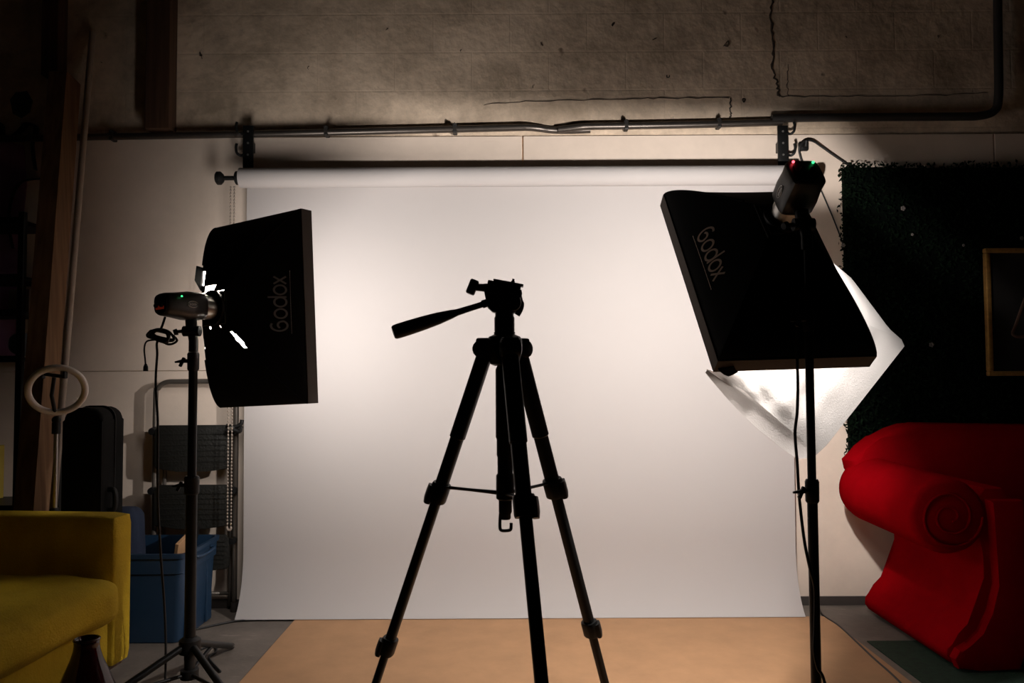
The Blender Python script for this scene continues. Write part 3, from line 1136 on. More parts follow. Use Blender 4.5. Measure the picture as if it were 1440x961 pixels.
def stand(label, X, Y, floor_z, ztop, z_lock, z_lock2, hub_z, azs, reach, r0, r1):
    t = thing('light_stand', label, 'light stand', (X, Y, floor_z), group='black light stands')
    b = NB(); tube(b, [(X, Y, hub_z - .05), (X, Y, z_lock)], r0, seg=18); obj('lower_tube', b, M['black_metal'], t, .8)
    b = NB(); tube(b, [(X, Y, z_lock), (X, Y, z_lock2)], r1, seg=18); obj('upper_tube', b, M['black_metal'], t, .8)
    b = NB(); tube(b, [(X, Y, z_lock2), (X, Y, ztop)], r1 * .8, seg=18); obj('top_tube', b, M['black_metal'], t, .8)
    for z, r in ((z_lock, r0), (z_lock2, r1)):
        b = NB()
        lathe(b, [(r * 1.1, -.035), (r * 1.3, -.03), (r * 1.35, .025), (r * 1.1, .032)], Matrix.Translation((X, Y, z)), 20)
        cl = obj('collar', b, M['black'], t, .6)
        b = NB()
        tube(b, [(X - r, Y - .01, z), (X - r - .014, Y - .012, z)], .007, seg=10)
        box(b, (X - r - .02, Y - .012, z - .004), (.011, .012, .036), Matrix.Rotation(R(25), 3, 'Y'), .003)
        tube(b, [(X - r - .018, Y - .012, z), (X - r - .045, Y - .014, z - .004)], [.007, .003], seg=8)
        obj('lock_knob', b, M['black'], cl, .6)
    b = NB()
    lathe(b, [(r0 * 1.1, hub_z - .03), (r0 * 1.9, hub_z - .025), (r0 * 1.9, hub_z + .02), (r0 * 1.2, hub_z + .03)], Matrix.Translation((X, Y, 0)), 20)
    obj('upper_hub', b, M['black'], t, .6)
    b = NB()
    zb = hub_z * .52
    lathe(b, [(r0 * 1.05, zb - .018), (r0 * 1.6, zb - .015), (r0 * 1.6, zb + .015), (r0 * 1.05, zb + .018)], Matrix.Translation((X, Y, 0)), 20)
    tube(b, [(X, Y, zb - .016), (X, Y, hub_z)], r0 * .95, seg=16)
    obj('lower_hub', b, M['black'], t, .6)
    for az in azs:
        d = Vector((math.cos(R(az)), math.sin(R(az)), 0))
        p0 = Vector((X, Y, hub_z)) + d * r0 * 1.4
        p1 = Vector((X, Y, floor_z + .014)) + d * reach
        b = NB(); tube(b, [p0, p1], .0125, seg=10); lg = obj('leg', b, M['black_metal'], t, .8)
        b = NB(); q = p1 + (p1 - p0).normalized() * .004
        tube(b, [q - (p1 - p0).normalized() * .03, q + (p1 - p0).normalized() * .0], [.0125, .0135], seg=10); obj('rubber_foot', b, M['rubber'], lg, .8)
        b = NB()
        tube(b, [Vector((X, Y, zb)) + d * r0 * 1.3, p0.lerp(p1, .48)], .0068, seg=8)
        obj('brace', b, M['black_metal'], lg, .8)
    return t


# left stand
mL = baseL @ Vector((0, -.085, -.056))
XS, YS = mL.x + .01, mL.y
zl = lambda py, Y: at(265, py, Y).z
swivel(SL, baseL, mL + Vector((0, 0, .006)), Vector((XS, YS, zl(508, YS) + .0332)))
stand('black light stand holding the left strobe beside the mustard sofa', XS, YS, .0, zl(508, YS) + .0325, zl(682, YS), zl(508, YS), zl(908, YS), (232, 316, 95), .56, .0195, .0155)
# right stand
mR = baseR @ Vector((0, -.075, -.066))
XR_, YR2 = mR.x - .0, mR.y - .035
zrr = lambda py: at(1130, py, YR2).z
swivel(SR, baseR, mR + Vector((0, 0, .0)), Vector((XR_, YR2, mR.z - .118)))
stand('black light stand holding the right strobe on the brown sheet', XR_, YR2, ZS, mR.z - .12, zrr(690), mR.z - .32, .13, (200, 300, 60), .45, .0145, .012)

# ------------------------------------------------------------------ cables
def cable(name, label, pts, r=.004, plugs=(), m=None):
    t = thing(name, label, 'cable', pts[0])
    b = NB(); tube(b, smoothpts(pts, 8), r, seg=8); obj('cord', b, m or M['cable'], t, 3)
    for p, d in plugs:
        b = NB()
        d = Vector(d).normalized()
        tube(b, [Vector(p), Vector(p) + d * .012, Vector(p) + d * .034], [.005, .010, .011], seg=10)
        for s in (-.005, .005):
            tube(b, [Vector(p) + d * .034 + Vector((s, 0, 0)), Vector(p) + d * .05 + Vector((s, 0, 0))], .0015, seg=6)
        obj('plug', b, M['black'], t, .8)
    return t


YK = baseL.to_translation().y - .16
YK = (baseL @ Vector((0, -.2, 0))).y
pts = [baseL @ Vector((.0, -.190, -.0462)), at(226, 463, YK - .02), at(219, 466, YK - .02), at(217, 472, YK)]
rnd = random.Random(9)
for k in range(26):          # bundled loops
    a = k * 1.25
    c = at(228, 473, YK)
    pts.append(c + Vector((.055 * math.cos(a) * rnd.uniform(.5, 1.1), .02 * math.sin(a * .7), .024 * math.sin(a) * rnd.uniform(.5, 1.1) - .012 * math.cos(a))))
pts += [at(222, 480, YK), at(221, 500, YK), at(219, 540, YK), at(222, 600, YK), at(222, 700, YK + .04), at(226, 780, YK + .10), at(231, 850, YS + .05)]
pe = at(233, 905, YS + .06)
pts += [pe, Vector((pe.x, pe.y, .06)), Vector((pe.x - .01, pe.y + .01, .012)), Vector((pe.x - .05, pe.y + .02, .006)), Vector((pe.x - .16, pe.y - .02, .006)), Vector((pe.x - .30, pe.y - .1, .006))]
ct = cable('power_cable', 'bundled black power cable hanging from the left strobe down its stand', pts, .0042)
b = NB()
tube(b, smoothpts([at(222, 478, YK), at(207, 480, YK), at(203, 490, YK), at(204, 505, YK), at(205, 515, YK)], 6), .003, seg=8)
q = at(205, 512, YK)
tube(b, [q, q + Vector((0, 0, -.01)), q + Vector((0, 0, -.026))], [.004, .008, .0085], seg=10)
obj('sync_plug', b, M['cable'], ct, .8)

def flr(px, py, z=.006):
    d = RC @ Vector(((px - 720) / F, -(py - 480.5) / F, -1))
    return EYE + d * ((z - EYE.z) / d.z)


cable('floor_cable', 'black cable lying on the grey floor between the blue bin and the backdrop',
      [flr(272, 886), flr(300, 880), flr(330, 874), flr(360, 872), flr(385, 868)], .0048)
b = NB()
pts = [flr(282, 914, .005), flr(296, 909, .005), flr(304, 911, .005), flr(303, 918, .005), flr(294, 926, .005), flr(310, 945, .005)]
tube(b, smoothpts(pts, 7), .0042, seg=8)
tag(obj('floor_cable', b, M['cable'], None, 3), 'short loop of black cable on the floor by the left light stand legs', 'cable')
cable('floor_cable', 'black cable running along the right edge of the brown sheet',
      [flr(1150, 853), flr(1158, 866), flr(1180, 881), flr(1205, 904), flr(1228, 926), flr(1255, 950), flr(1290, 985)], .005)
# right strobe's lead down the stand
YC2 = YR2 + .01
b = NB()
pts = [at(1121, 420, YC2), at(1121, 500, YC2), at(1122, 540, YC2), at(1121, 580, YC2), at(1118, 610, YC2), at(1121, 650, YC2), at(1124, 700, YC2), at(1131, 760, YC2 - .03), at(1139, 800, YC2 - .03), at(1146, 830, YC2 - .03), at(1146, 880, YC2 - .04), at(1145, 915, YC2 - .05), at(1150, 940, YC2 - .06), at(1162, 970, YC2 - .08)]
pts.append(Vector((pts[-1].x + .03, pts[-1].y - .05, ZS + .02)))
pts.append(Vector((pts[-1].x + .10, pts[-1].y - .2, ZS + .0052)))
tube(b, smoothpts(pts, 8), .0045, seg=8)
tag(obj('power_cable', b, M['cable'], None, 3), 'black lead hanging down beside the right light stand', 'cable')
# lead over the wall hook by the hedge
wc = thing('wall_cable', 'black lead looped over a wall hook above the right strobe', 'cable', at(1130, 206, -.04))
b = NB()
tube(b, smoothpts([at(1134, 262, -.03), at(1131, 236, -.03), at(1126, 222, -.03), at(1124, 208, -.05), at(1131, 199, -.055), at(1142, 198, -.05), at(1155, 206, -.04), at(1172, 218, -.035), at(1196, 234, -.03)], 7), .0055, seg=8)
obj('cord', b, M['cable'], wc, 3)
b = NB()
p = at(1130, 206, -.03)
box(b, p + Vector((0, .004, 0)), (.05, .022, .045), bevel=.006)
tube(b, [p + Vector((0, -.005, 0)), p + Vector((0, -.035, -.004)), p + Vector((0, -.04, .018))], .008, seg=10)
obj('hook', b, M['black'], wc, .8)
b = NB()
tube(b, smoothpts([at(1152, 262, -.02), at(1160, 280, -.02), at(1172, 308, -.02), at(1185, 342, -.02), at(1190, 360, -.02)], 6), .0035, seg=8)
tag(obj('wall_cable', b, M['cable'], None, 3), 'thin dark lead hanging on the wall between the right strobe and the hedge panel', 'cable')

# ------------------------------------------------------------------ mustard sofa
so_rot = R(-5.5)
FO = Vector((-1.425, -1.04, 0))
sf = thing('sofa', 'mustard yellow fabric sofa with a flat arm at the left', 'sofa', FO, so_rot)
RM = Matrix.Rotation(so_rot, 3, 'Z')


def sl(x, y, z):     # local: x = towards the front, y = away from the camera along its length
    return FO + RM @ Vector((x, y, z))


LEN = 1.55
for y in (-.06, -LEN + .06):
    b = NB(); rbox(b, sl(-.42, y, .39), (.84, .125, .54), .022, 8, RM); obj('arm', b, M['mustard'], sf, 1.2)
b = NB(); rbox(b, sl(-.41, -LEN / 2, .21), (.81, LEN - .25, .175), .02, 6, RM); obj('seat_base', b, M['mustard'], sf, 1.2)
b = NB(); rbox(b, sl(-.80, -LEN / 2, .42), (.14, LEN - .25, .5), .03, 6, RM); obj('backrest', b, M['mustard'], sf, 1.2)
cl = (LEN - .26)
b = NB(); rbox(b, sl(-.345, -.128 - cl / 2, .380), (.80, cl, .155), .055, 16, RM, (.02, .0, .03), .006); obj('seat_cushion', b, M['mustard'], sf, 3)
b = NB(); rbox(b, sl(-.66, -LEN / 2, .60), (.16, cl - .02, .32), .06, 10, RM, (.03, 0, .02)); obj('back_cushion', b, M['mustard'], sf, 3)
b = NB(); box(b, sl(-.42, -LEN / 2, .1155), (.80, LEN - .04, .013), RM, .002)
obj('rail', b, M['wood_leg'], sf)
for x in (-.07, -.77):
    for y in (-.09, -LEN + .09):
        b = NB(); lathe(b, [(.014, .0), (.024, .11)], Matrix.Translation(sl(x, y, 0)), 14, power=3); obj('leg', b, M['wood_leg'], sf, .8)

# red vase
VP = at(122, 900, -1.70)
hv = VP.z + .002
vs = thing('vase', 'tall dark red glazed vase with a narrow neck in front of the mustard sofa', 'vase', (VP.x, VP.y, 0))
b = NB()
k = hv / .40
pr = [(.060, 0), (.085, .01), (.108, .06), (.115, .13), (.105, .2), (.084, .26), (.062, .31), (.046, .345), (.038, .37), (.036, .385), (.037, .398), (.036, .40), (.032, .398), (.031, .38), (.033, .36), (.05, .30), (.06, .2)]
lathe(b, [(r * .93, z * k) for r, z in pr], Matrix.Translation((VP.x, VP.y, 0)), 40)
obj('body', b, M['vase_red'], vs, 1.2)
b = NB(); tube(b, [(VP.x + .033 * math.cos(2 * PI * k_ / 32), VP.y + .033 * math.sin(2 * PI * k_ / 32), hv - .001) for k_ in range(32)], .0035, seg=8, closed=True)
obj('rim', b, M['vase_red'], vs, 3)

# ------------------------------------------------------------------ things at the left
# ring light
RY = -.90
rc = at(80, 549, RY)
rgt = thing('ring_light', 'white ring light on a thin stand behind the mustard sofa', 'ring light', (rc.x, RY, 0))
rc = rc + Vector((0, 0, 0))
b = NB()
ra = .098
rot = Matrix.Rotation(R(30), 3, 'Z') @ Matrix.Rotation(R(25), 3, 'X')
tube(b, [rc + rot @ Vector((ra * math.cos(2 * PI * k / 56), 0, ra * math.sin(2 * PI * k / 56))) for k in range(56)], .0130, seg=14, closed=True)
obj('ring', b, M['ring_white'], rgt, 3)
low = rc + rot @ Vector((0, 0, -ra - .012))
b = NB(); tube(b, [(low.x, low.y, .11), (low.x, low.y, .62)], .011, seg=12); tube(b, [(low.x, low.y, .62), (low.x, low.y, low.z - .03)], .0085, seg=12)
obj('pole', b, M['silver'], rgt, .8)
b = NB()
tube(b, [(low.x, low.y, low.z - .075), (low.x, low.y, low.z - .03)], .016, seg=14); ball(b, (low.x, low.y, low.z - .02), .017, 12)
obj('joint', b, M['black'], rgt, .8)
b = NB(); lathe(b, [(.014, .60), (.018, .605), (.018, .64), (.014, .645)], Matrix.Translation((low.x, low.y, 0)), 14); obj('collar', b, M['black'], rgt, .8)
b = NB()
ph0 = low + Vector((0, -.01, .01)); ph1 = rc + Vector((0, -.02, .05))
tube(b, [ph0, ph0.lerp(ph1, .5) + Vector((0, -.02, 0)), ph1], .0075, seg=10)
box(b, ph1 + Vector((.005, 0, .008)), (.085, .014, .014), Matrix.Rotation(R(8), 3, 'Y'), .003)
for s in (-.04, .048):
    box(b, ph1 + Vector((s, -.008, .01)), (.009, .024, .028), None, .003)
obj('phone_holder', b, M['black'], rgt, .8)
for az in (0, 150, 205):
    b = NB()
    d = Vector((math.cos(R(az)), math.sin(R(az)) * .55, 0))
    tube(b, [Vector((low.x, low.y, .15)) + d * .012, Vector((low.x, low.y, .008)) + d * .14], .0065, seg=8)
    obj('leg', b, M['black_metal'], rgt, .8)

# tall black case
CY0, CY1 = -.76, -.58
x0, x1 = at(87, 650, CY0).x, at(173, 650, CY1).x
ztop = at(130, 574, CY0).z
xc = (x0 + x1) / 2
cs = thing('equipment_case', 'tall black upright case with rounded top behind the mustard sofa', 'case', (xc, (CY0 + CY1) / 2, 0))
w, h = (x1 - x0), ztop - .03
poly = []
rad = .055
for (cx, cz, a0) in ((w / 2 - rad, h - rad, 0), (-w / 2 + rad, h - rad, 90), (-w / 2 + .03, .03, 180), (w / 2 - .03, .03, 270)):
    rr2 = rad if cz > .1 else .03
    for k in range(7):
        a = R(a0 + 90 * k / 6)
        poly.append((cx + rr2 * math.cos(a), cz + rr2 * math.sin(a)))
XZ = lambda ox, oy, oz: Matrix(((1, 0, 0, ox), (0, 0, 1, oy), (0, 1, 0, oz), (0, 0, 0, 1)))
b = NB(); prism(b, poly, XZ(xc, CY0, .03), .105, .018, 3); obj('lid', b, M['black_soft'], cs, .6)
b = NB(); prism(b, poly, XZ(xc, CY0 + .108, .03), .072, .015, 3); obj('shell', b, M['black_soft'], cs, .6)
b = NB(); tube(b, [Vector((xc + x * 1.005, CY0 + .1065, .03 + z * 1.003)) for x, z in poly], .004, seg=6, closed=True); obj('zip', b, M['black'], cs)
b = NB()
hb = Vector((x1 + .0, (CY0 + CY1) / 2 - .03, at(176, 702, CY0).z))
tube(b, smoothpts([hb + Vector((-.004, 0, .03)), hb + Vector((.022, 0, .028)), hb + Vector((.03, 0, 0)), hb + Vector((.026, 0, -.05)), hb + Vector((-.004, 0, -.055))], 5), .011, seg=10)
obj('side_handle', b, M['black'], cs, .8)
for sx in (-1, 1):
    b = NB(); lathe(b, [(.012, -.012), (.026, -.010), (.028, 0), (.026, .010), (.012, .012)], frame_mx((xc + sx * (w / 2 - .04), CY1 - .035, .0285), (1, 0, 0)), 18); obj('wheel', b, M['rubber'], cs, .8)
for sx in (-1, 1):
    b = NB(); box(b, (xc + sx * (w / 2 - .04), CY0 + .04, .016), (.03, .03, .032), None, .004); obj('foot', b, M['rubber'], cs)

# leaning timber beam
tb0, tb1 = Vector((-2.13, -.56, .0)), Vector((-2.265, -.085, at(78, 108, -.1).z))
ax = (tb1 - tb0).normalized()
b = NB()
prism(b, [(-.045, -.065), (.045, -.065), (.045, .065), (-.045, .065)], frame_mx(tb0 + ax * .03, ax, (1, 0, 0)), (tb1 - tb0).length - .03, .004)
o = obj('timber_beam', b, M['timber'])
tag(o, 'thick brown timber beam leaning against the wall at far left', 'timber')
# white pole
b = NB()
q0, q1 = Vector((-1.985, -.66, .012)), at(130, 46, -.03)
tube(b, [q0, q0.lerp(q1, .5), q1], .0155, seg=14)
o = obj('leaning_pole', b, M['pole_white'], None, .8)
tag(o, 'long off-white pole leaning against the wall behind the ring light', 'pole')

# black rack with goods at the far left
rk = thing('storage_rack', 'black metal storage rack against the wall at the far left edge', 'rack', (-2.57, -.2, 0))
RX0, RX1, RYF, RYB = -2.86, -2.29, -.36, -.04
for x in (RX0, RX1):
    for y in (RYF, RYB):
        b = NB(); box(b, (x, y, .97), (.028, .028, 1.94), None, .003); obj('upright', b, M['black_metal'], rk)
rack_z = [.12, .56, at(20, 505, RYF).z, at(20, 440, RYF).z, at(20, 390, RYF).z, 1.9]
for z in rack_z:
    b = NB(); box(b, ((RX0 + RX1) / 2, (RYF + RYB) / 2, z), (RX1 - RX0 - .03, RYB - RYF - .03, .018), None, .003)
    box(b, ((RX0 + RX1) / 2, RYF, z), (RX1 - RX0 - .03, .016, .03), None, .002)
    obj('shelf', b, M['black_metal'], rk)


def carton(c, s, m, label, nm='carton'):
    t = thing(nm, label, 'carton', (c[0], c[1], c[2]))
    b = NB(); box(b, (c[0], c[1], c[2] + s[2] / 2), s, None, .003); obj('box', b, M[m], t)
    b = NB(); box(b, (c[0], c[1], c[2] + s[2] + .001), (s[0] * .98, .045, .0014)); obj('tape', b, M['card'], t)
    for sx in (-1, 1):
        b = NB(); box(b, (c[0] + sx * s[0] / 4, c[1], c[2] + s[2] + .0005), (s[0] / 2 - .002, s[1] * .98, .001)); obj('flap', b, M[m], t)


carton((-2.36, -.17, rack_z[3] + .0095), (.10, .2, .11), 'pale_box', 'small pale carton on the black storage rack')
b = NB(); rbox(b, (-2.375, -.19, rack_z[2] + .0735), (.10, .16, .10), .04, 8, None, (.004, .004, .004), .006)
tag(obj('plastic_bag', b, M['blue_bag'], None, 3), 'crumpled blue grey bag on the rack below the pale carton', 'bag')
carton((-2.62, -.2, .5695), (.2, .2, .26), 'yellow', 'yellow carton on a low shelf of the black storage rack')

# step ladder folded flat against the wall
lx0, lx1 = at(217, 700, -.075).x, at(331, 700, -.075).x
ltop = at(250, 538, -.075).z
ld = thing('step_ladder', 'folded step ladder with black treads leaning on the wall behind the blue bin', 'ladder', ((lx0 + lx1) / 2, -.08, 0))
b = NB()
pts = [(lx0, -.075, .02), (lx0, -.075, .5), (lx0, -.075, ltop - .09), (lx0 + .012, -.075, ltop - .03), (lx0 + .05, -.075, ltop), (lx0 + .12, -.075, ltop + .004), (lx1 - .12, -.075, ltop + .004), (lx1 - .05, -.075, ltop), (lx1 - .012, -.075, ltop - .03), (lx1, -.075, ltop - .09), (lx1, -.075, .5), (lx1, -.075, .02)]
tube(b, smoothpts(pts, 5), .0125, seg=12); obj('front_frame', b, M['ladder_tube'], ld, 3)
b = NB()
i0, i1 = lx0 + .035, lx1 - .035
tube(b, smoothpts([(i0, -.040, .02), (i0, -.040, .7), (i0 + .02, -.040, .80), (i0 + .07, -.04, .815), (i1 - .07, -.04, .815), (i1 - .02, -.04, .80), (i1, -.04, .7), (i1, -.04, .02)], 5), .010, seg=10)
tube(b, [(i0, -.04, .08), (i1, -.04, .08)], .009, seg=10)
obj('rear_frame', b, M['ladder_tube'], ld, 3)
for (pt, pb) in ((598, 662), (682, 742), (752, 802)):
    za, zb_ = at(270, pb, -.1).z, at(270, pt, -.1).z
    w = (lx1 - lx0) - .03
    h = zb_ - za
    poly = [(-w / 2, .03), (-w / 2 + .008, .01), (-w * .2, -.004), (w * .2, -.004), (w / 2 - .008, .01), (w / 2, .03), (w / 2, h - .025), (w / 2 - .02, h), (-w / 2 + .02, h), (-w / 2, h - .025)]
    b = NB(); prism(b, poly, XZ((lx0 + lx1) / 2, -.118, za), .022, .004)
    tr = obj('tread', b, M['step_black'], ld, .6)
    for sx in (lx0, lx1):
        b = NB()
        lathe(b, [(.0, -.02), (.017, -.018), (.02, 0), (.017, .012)], frame_mx((sx, -.098, zb_ - .03), (0, 1, 0)), 14)
        obj('hinge', b, M['black'], tr, .6)
    b = NB()
    for k in range(6):
        box(b, ((lx0 + lx1) / 2, -.1185, za + h * (.2 + k * .12)), (w * .9, .003, .005))
    obj('grip_rib', b, M['step_black'], tr)
for x in (lx0, lx1):
    b = NB(); lathe(b, [(.017, 0), (.019, .01), (.017, .045)], Matrix.Translation((x, -.075, .0)), 14); obj('foot', b, M['rubber'], ld, .8)
# black spring clamp on its top tread's right end
ck = at(334, 602, -.125)
kt = thing('spring_clamp', 'black spring clamp at the right end of the ladder top tread', 'clamp', ck)
b = NB(); tube(b, smoothpts([ck + Vector((-.05, -.012, .012)), ck + Vector((-.01, -.014, .006)), ck + Vector((.02, -.012, .018)), ck + Vector((.026, -.012, .04))], 5), .010, seg=10); obj('jaw', b, M['black'], kt, .8)
b = NB(); tube(b, smoothpts([ck + Vector((-.05, -.03, -.012)), ck + Vector((-.01, -.03, -.008)), ck + Vector((.02, -.03, -.016)), ck + Vector((.03, -.03, .01))], 5), .010, seg=10); obj('jaw', b, M['black'], kt, .8)
b = NB(); tube(b, [ck + Vector((-.018, -.04, 0)), ck + Vector((-.018, -.006, 0))], .011, seg=12); obj('spring', b, M['silver'], kt, .8)

# blue storage bin
BX1, BY0, BY1 = -1.452, -.54, -.17
BX0 = -1.915
BHt = .392
bn = thing('storage_bin', 'open blue plastic storage bin between the sofa and the backdrop', 'bin', ((BX0 + BX1) / 2, (BY0 + BY1) / 2, 0))


def binring(bm, z, g, rad=.03):
    pts = []
    for cx, cy, a0 in ((BX1 + g - rad, BY1 + g - rad, 0), (BX0 - g + rad, BY1 + g - rad, 90), (BX0 - g + rad, BY0 - g + rad, 180), (BX1 + g - rad, BY0 - g + rad, 270)):
        for k in range(5):
            a = R(a0 + 90 * k / 4)
            pts.append(bm.verts.new((cx + rad * math.cos(a), cy + rad * math.sin(a), z)))
    return pts


b = NB()
rings = [binring(b, z, g) for z, g in ((.004, -.012), (.004, 0 - .006), (.02, -.004), (.30, .008), (.305, .016), (BHt - .02, .018), (BHt - .02, .026), (BHt, .028), (BHt, .012), (BHt - .03, .010), (.02, -.01), (.018, -.02))]
for i in range(len(rings) - 1):
    for k in range(20):
        b.faces.new((rings[i][k], rings[i][(k + 1) % 20], rings[i + 1][(k + 1) % 20], rings[i + 1][k]))
b.faces.new(rings[0][::-1]); b.faces.new(rings[-1])
obj('body', b, M['bin_blue'], bn, .6)
for yy in (BY0 + .07, BY1 - .07):
    b = NB(); prism(b, [(-.03, 0), (.03, 0), (.03, .28), (-.03, .28)], Matrix(((0, 0, 1, BX1 - .004), (1, 0, 0, yy), (0, 1, 0, .012), (0, 0, 0, 1))), .013, .003); obj('side_rib', b, M['bin_blue'], bn)
b = NB()
hx = BX1 + .028
tube(b, smoothpts([(hx - .01, -.46, BHt - .03), (hx + .014, -.45, BHt - .035), (hx + .016, -.36, BHt - .04), (hx + .014, -.27, BHt - .035), (hx - .01, -.26, BHt - .03)], 5), .008, seg=8)
obj('handle', b, M['bin_blue'], bn, .8)
# goods in the bin
b = NB(); rbox(b, (-1.79, -.33, .30), (.14, .14, .52), .05, 9, None, (.004, .004, .004), .01)
tag(obj('cloth_bag', b, M['navy'], None, 3), 'dark navy cloth bag standing up in the blue bin', 'bag')
b = NB(); box(b, (-1.525, -.40, .262), (.016, .12, .38), Matrix.Rotation(R(14), 3, 'Y') @ Matrix.Rotation(R(16), 3, 'X'), .002)
tag(obj('cardboard_piece', b, M['card']), 'tan cardboard piece sticking out of the blue bin', 'cardboard')
b = NB(); box(b, (-1.56, -.25, .262), (.03, .11, .40), Matrix.Rotation(R(12), 3, 'Y'), .004)
tag(obj('folder', b, M['black']), 'black folder sticking out of the blue bin', 'folder')

# ------------------------------------------------------------------ right side: hedge panel
HX0, HX1 = at(1186, 400, -.03).x, 3.30
HZ0, HZ1 = at(1190, 640, -.05).z, at(1300, 234, -.05).z
hg = thing('hedge_panel', 'dark green artificial hedge panel covering the wall above the red sofa', 'hedge', ((HX0 + HX1) / 2, -.05, HZ0))
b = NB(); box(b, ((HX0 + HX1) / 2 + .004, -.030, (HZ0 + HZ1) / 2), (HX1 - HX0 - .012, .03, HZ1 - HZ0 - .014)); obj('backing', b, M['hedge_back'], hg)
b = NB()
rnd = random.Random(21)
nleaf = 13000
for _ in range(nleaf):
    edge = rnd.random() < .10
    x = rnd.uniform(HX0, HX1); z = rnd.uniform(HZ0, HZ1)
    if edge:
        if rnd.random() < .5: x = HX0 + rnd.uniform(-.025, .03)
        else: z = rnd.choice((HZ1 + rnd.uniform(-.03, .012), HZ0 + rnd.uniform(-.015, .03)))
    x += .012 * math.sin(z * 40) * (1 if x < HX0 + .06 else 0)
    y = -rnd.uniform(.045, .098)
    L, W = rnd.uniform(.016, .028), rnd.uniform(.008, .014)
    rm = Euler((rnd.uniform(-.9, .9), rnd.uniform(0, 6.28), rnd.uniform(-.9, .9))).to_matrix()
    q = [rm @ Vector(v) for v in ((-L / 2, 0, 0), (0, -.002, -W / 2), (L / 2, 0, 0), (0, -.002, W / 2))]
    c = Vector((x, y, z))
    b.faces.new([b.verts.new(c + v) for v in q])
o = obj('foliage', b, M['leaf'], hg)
o['kind'] = 'stuff'
for x, y, s in ((1270, 293, .012), (1310, 485, .012), (1283, 330, .007), (1186, 345, .010), (1355, 345, .007), (1437, 335, .010)):
    b = NB(); c = at(x, y, -.108)
    for k in range(5):
        a = 2 * PI * k / 5
        ball(b, c + Vector((math.cos(a) * s * .6, 0, math.sin(a) * s * .6)), s * .5, 8, (1, .4, 1))
    obj('flower', b, M['flower'], hg, 3)

# framed picture hung on the hedge
gl, gt, gb = at(1388, 440, -.135).x, at(1388, 349, -.135).z, at(1392, 529, -.135).z
gr = gl + .50
pf = thing('picture_frame', 'thin gold framed dark picture hung on the hedge panel', 'picture', ((gl + gr) / 2, -.12, gb))
for c, s in ((((gl + gr) / 2, -.125, gt - .012), (gr - gl, .03, .024)), (((gl + gr) / 2, -.125, gb + .012), (gr - gl, .03, .024)), ((gl + .012, -.125, (gt + gb) / 2), (.024, .03, gt - gb - .048)), ((gr - .012, -.125, (gt + gb) / 2), (.024, .03, gt - gb - .048))):
    b = NB(); box(b, c, s, None, .005); obj('frame_rail', b, M['gold'], pf, .6)
b = NB(); box(b, ((gl + gr) / 2, -.118, (gt + gb) / 2), (gr - gl - .044, .006, gt - gb - .044)); cv = obj('canvas', b, M['painting'], pf)
b = NB()
tube(b, [Vector((p.x, -.1215, p.z)) for p in smoothpts([at(1442, 418, -.12), at(1434, 440, -.12), at(1428, 458, -.12), at(1424, 470, -.12), at(1434, 474, -.12), at(1450, 470, -.12), at(1470, 460, -.12)], 5)], .008, seg=8, sy=.12)
obj('painted_shape', b, M['paint_brown'], cv, 3)

# ------------------------------------------------------------------ red sofa
RSX = 1.72
YF, YB = -.90, -.115
rs = thing('settee', 'red velvet settee with rolled arms in front of the hedge panel', 'sofa', (2.5, -.5, 0))


def arm(mir):
    X = lambda x: (x if not mir else 2 * 2.56 - x)
    z_c, r_c = .592, .150
    # outer panel profile (x, z)
    prof = [(1.74, .012), (1.715, .02), (1.70, .045), (1.703, .075), (1.725, .095), (1.757, .125), (1.785, .17), (1.82, .225), (1.845, .29), (1.855, .35), (1.855, .43), (1.845, .50), (1.815, .62), (1.87, .70), (1.94, .70), (1.98, .66), (1.98, .012)]
    b = NB()
    prism(b, [(X(x), z) for x, z in prof], XZ(0, YF + .02, 0), YB - YF - .06, .012, 2)
    obj('arm_panel', b, M['red_velvet'], rs, .7)
    # roll
    b = NB()
    ax0, ax1 = Vector((X(1.715), YF, z_c)), Vector((X(1.725), YB - .05, z_c + .01))
    L = (ax1 - ax0).length
    lathe(b, [(0, -.004), (r_c * .86, -.002), (r_c * .95, .008), (r_c, .03), (r_c * 1.01, L * .5), (r_c * 1.02, L * .9), (r_c * .97, L * .97), (r_c * .8, L), (0, L + .005)], frame_mx(ax0, ax1 - ax0, (1, 0, 0)), 48)
    rl_ = obj('arm_roll', b, M['red_velvet'], rs, .9)
    # scroll piping on the front end of the roll
    b = NB()
    pts = []
    for k in range(60):
        t = k / 59
        a = -2.2 * 2 * PI * t
        rr3 = .128 * (1 - t * .86)
        pts.append(Vector((ax0.x + (rr3 * math.cos(a)) * (1 if not mir else -1), YF - .006, z_c + rr3 * math.sin(a))))
    tube(b, pts, .006, seg=6)
    obj('scroll_piping', b, M['red_velvet'], rl_, 3)
    # front scroll foot and post
    b = NB()
    post = [(1.86, .66), (1.89, .45), (1.885, .33), (1.865, .22), (1.825, .14), (1.775, .095), (1.725, .085), (1.705, .05), (1.72, .012), (1.80, .006), (1.96, .006), (1.985, .1), (1.99, .4), (1.99, .66)]
    prism(b, [(X(x), z) for x, z in post], XZ(0, YF - .03, 0), .048, .01, 2)
    obj('front_post', b, M['red_velvet'], rs, .7)


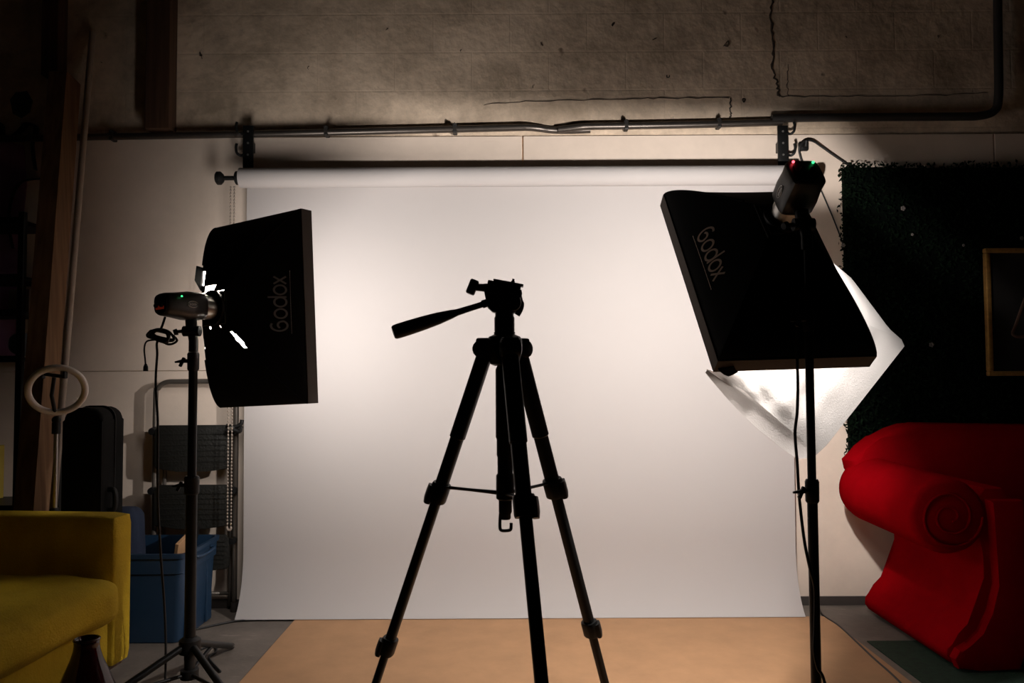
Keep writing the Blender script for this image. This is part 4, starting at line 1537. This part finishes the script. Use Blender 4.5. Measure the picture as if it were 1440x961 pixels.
arm(False)
arm(True)
# back with a softly arched top
b = NB()
bx0, bx1 = at(1190, 640, -.2).x, 2 * 2.56 - at(1190, 640, -.2).x
top = []
n = 28
for k in range(n + 1):
    t = k / n
    x = bx0 + (bx1 - bx0) * t
    e = min(t, 1 - t) * 2
    z = .74 + .175 * math.sin(min(1, e * 3.0) * PI / 2) - .02 * max(0, e - .35)
    top.append((x, z))
prism(b, [(1.90, .10), (1.90, .60), (bx0 + .035, .655), (bx0 + .01, .69)] + top + [(bx1 - .01, .69), (bx1 - .035, .655), (2 * 2.56 - 1.90, .60), (2 * 2.56 - 1.90, .10)], XZ(0, -.27, 0), .15, .03, 3)
obj('backrest', b, M['red_velvet'], rs, .7)
b = NB(); box(b, (2.56, -.56, .2), (1.13, .58, .22), None, .015); obj('seat_base', b, M['red_velvet'], rs, .7)
b = NB(); rbox(b, (2.56, -.58, .385), (1.13, .60, .15), .05, 10, None, (0, .01, .02)); obj('seat_cushion', b, M['red_velvet'], rs, 3)
for x in (2.05, 3.07):
    for y in (-.8, -.33):
        b = NB(); lathe(b, [(.02, .0), (.03, .03), (.035, .095)], Matrix.Translation((x, y, 0)), 14); obj('leg', b, M['wood_leg'], rs, .8)

rs.location.z = .0056
# green turf on the floor
b = NB()
box(b, (2.46, -1.62, .003), (1.86, 2.12, .005), None, .001)
b2 = obj('turf_mat', b, M['turf'])
tag(b2, 'dark green artificial turf mat on the floor beside the red settee', 'turf mat')

# ------------------------------------------------------------------ world and colour
w = bpy.data.worlds.new('world')
S.world = w
w.use_nodes = True
w.node_tree.nodes['Background'].inputs[0].default_value = (.9, .8, .7, 1)
w.node_tree.nodes['Background'].inputs[1].default_value = .0015
S.view_settings.view_transform = 'Standard'
S.view_settings.look = 'None'
S.view_settings.gamma = 1
S.view_settings.exposure = 0.0
S.view_settings.use_curve_mapping = False
S.cycles.use_denoising = True
S.cycles.max_bounces = 10
S.cycles.diffuse_bounces = 5
S.cycles.sample_clamp_indirect = 8
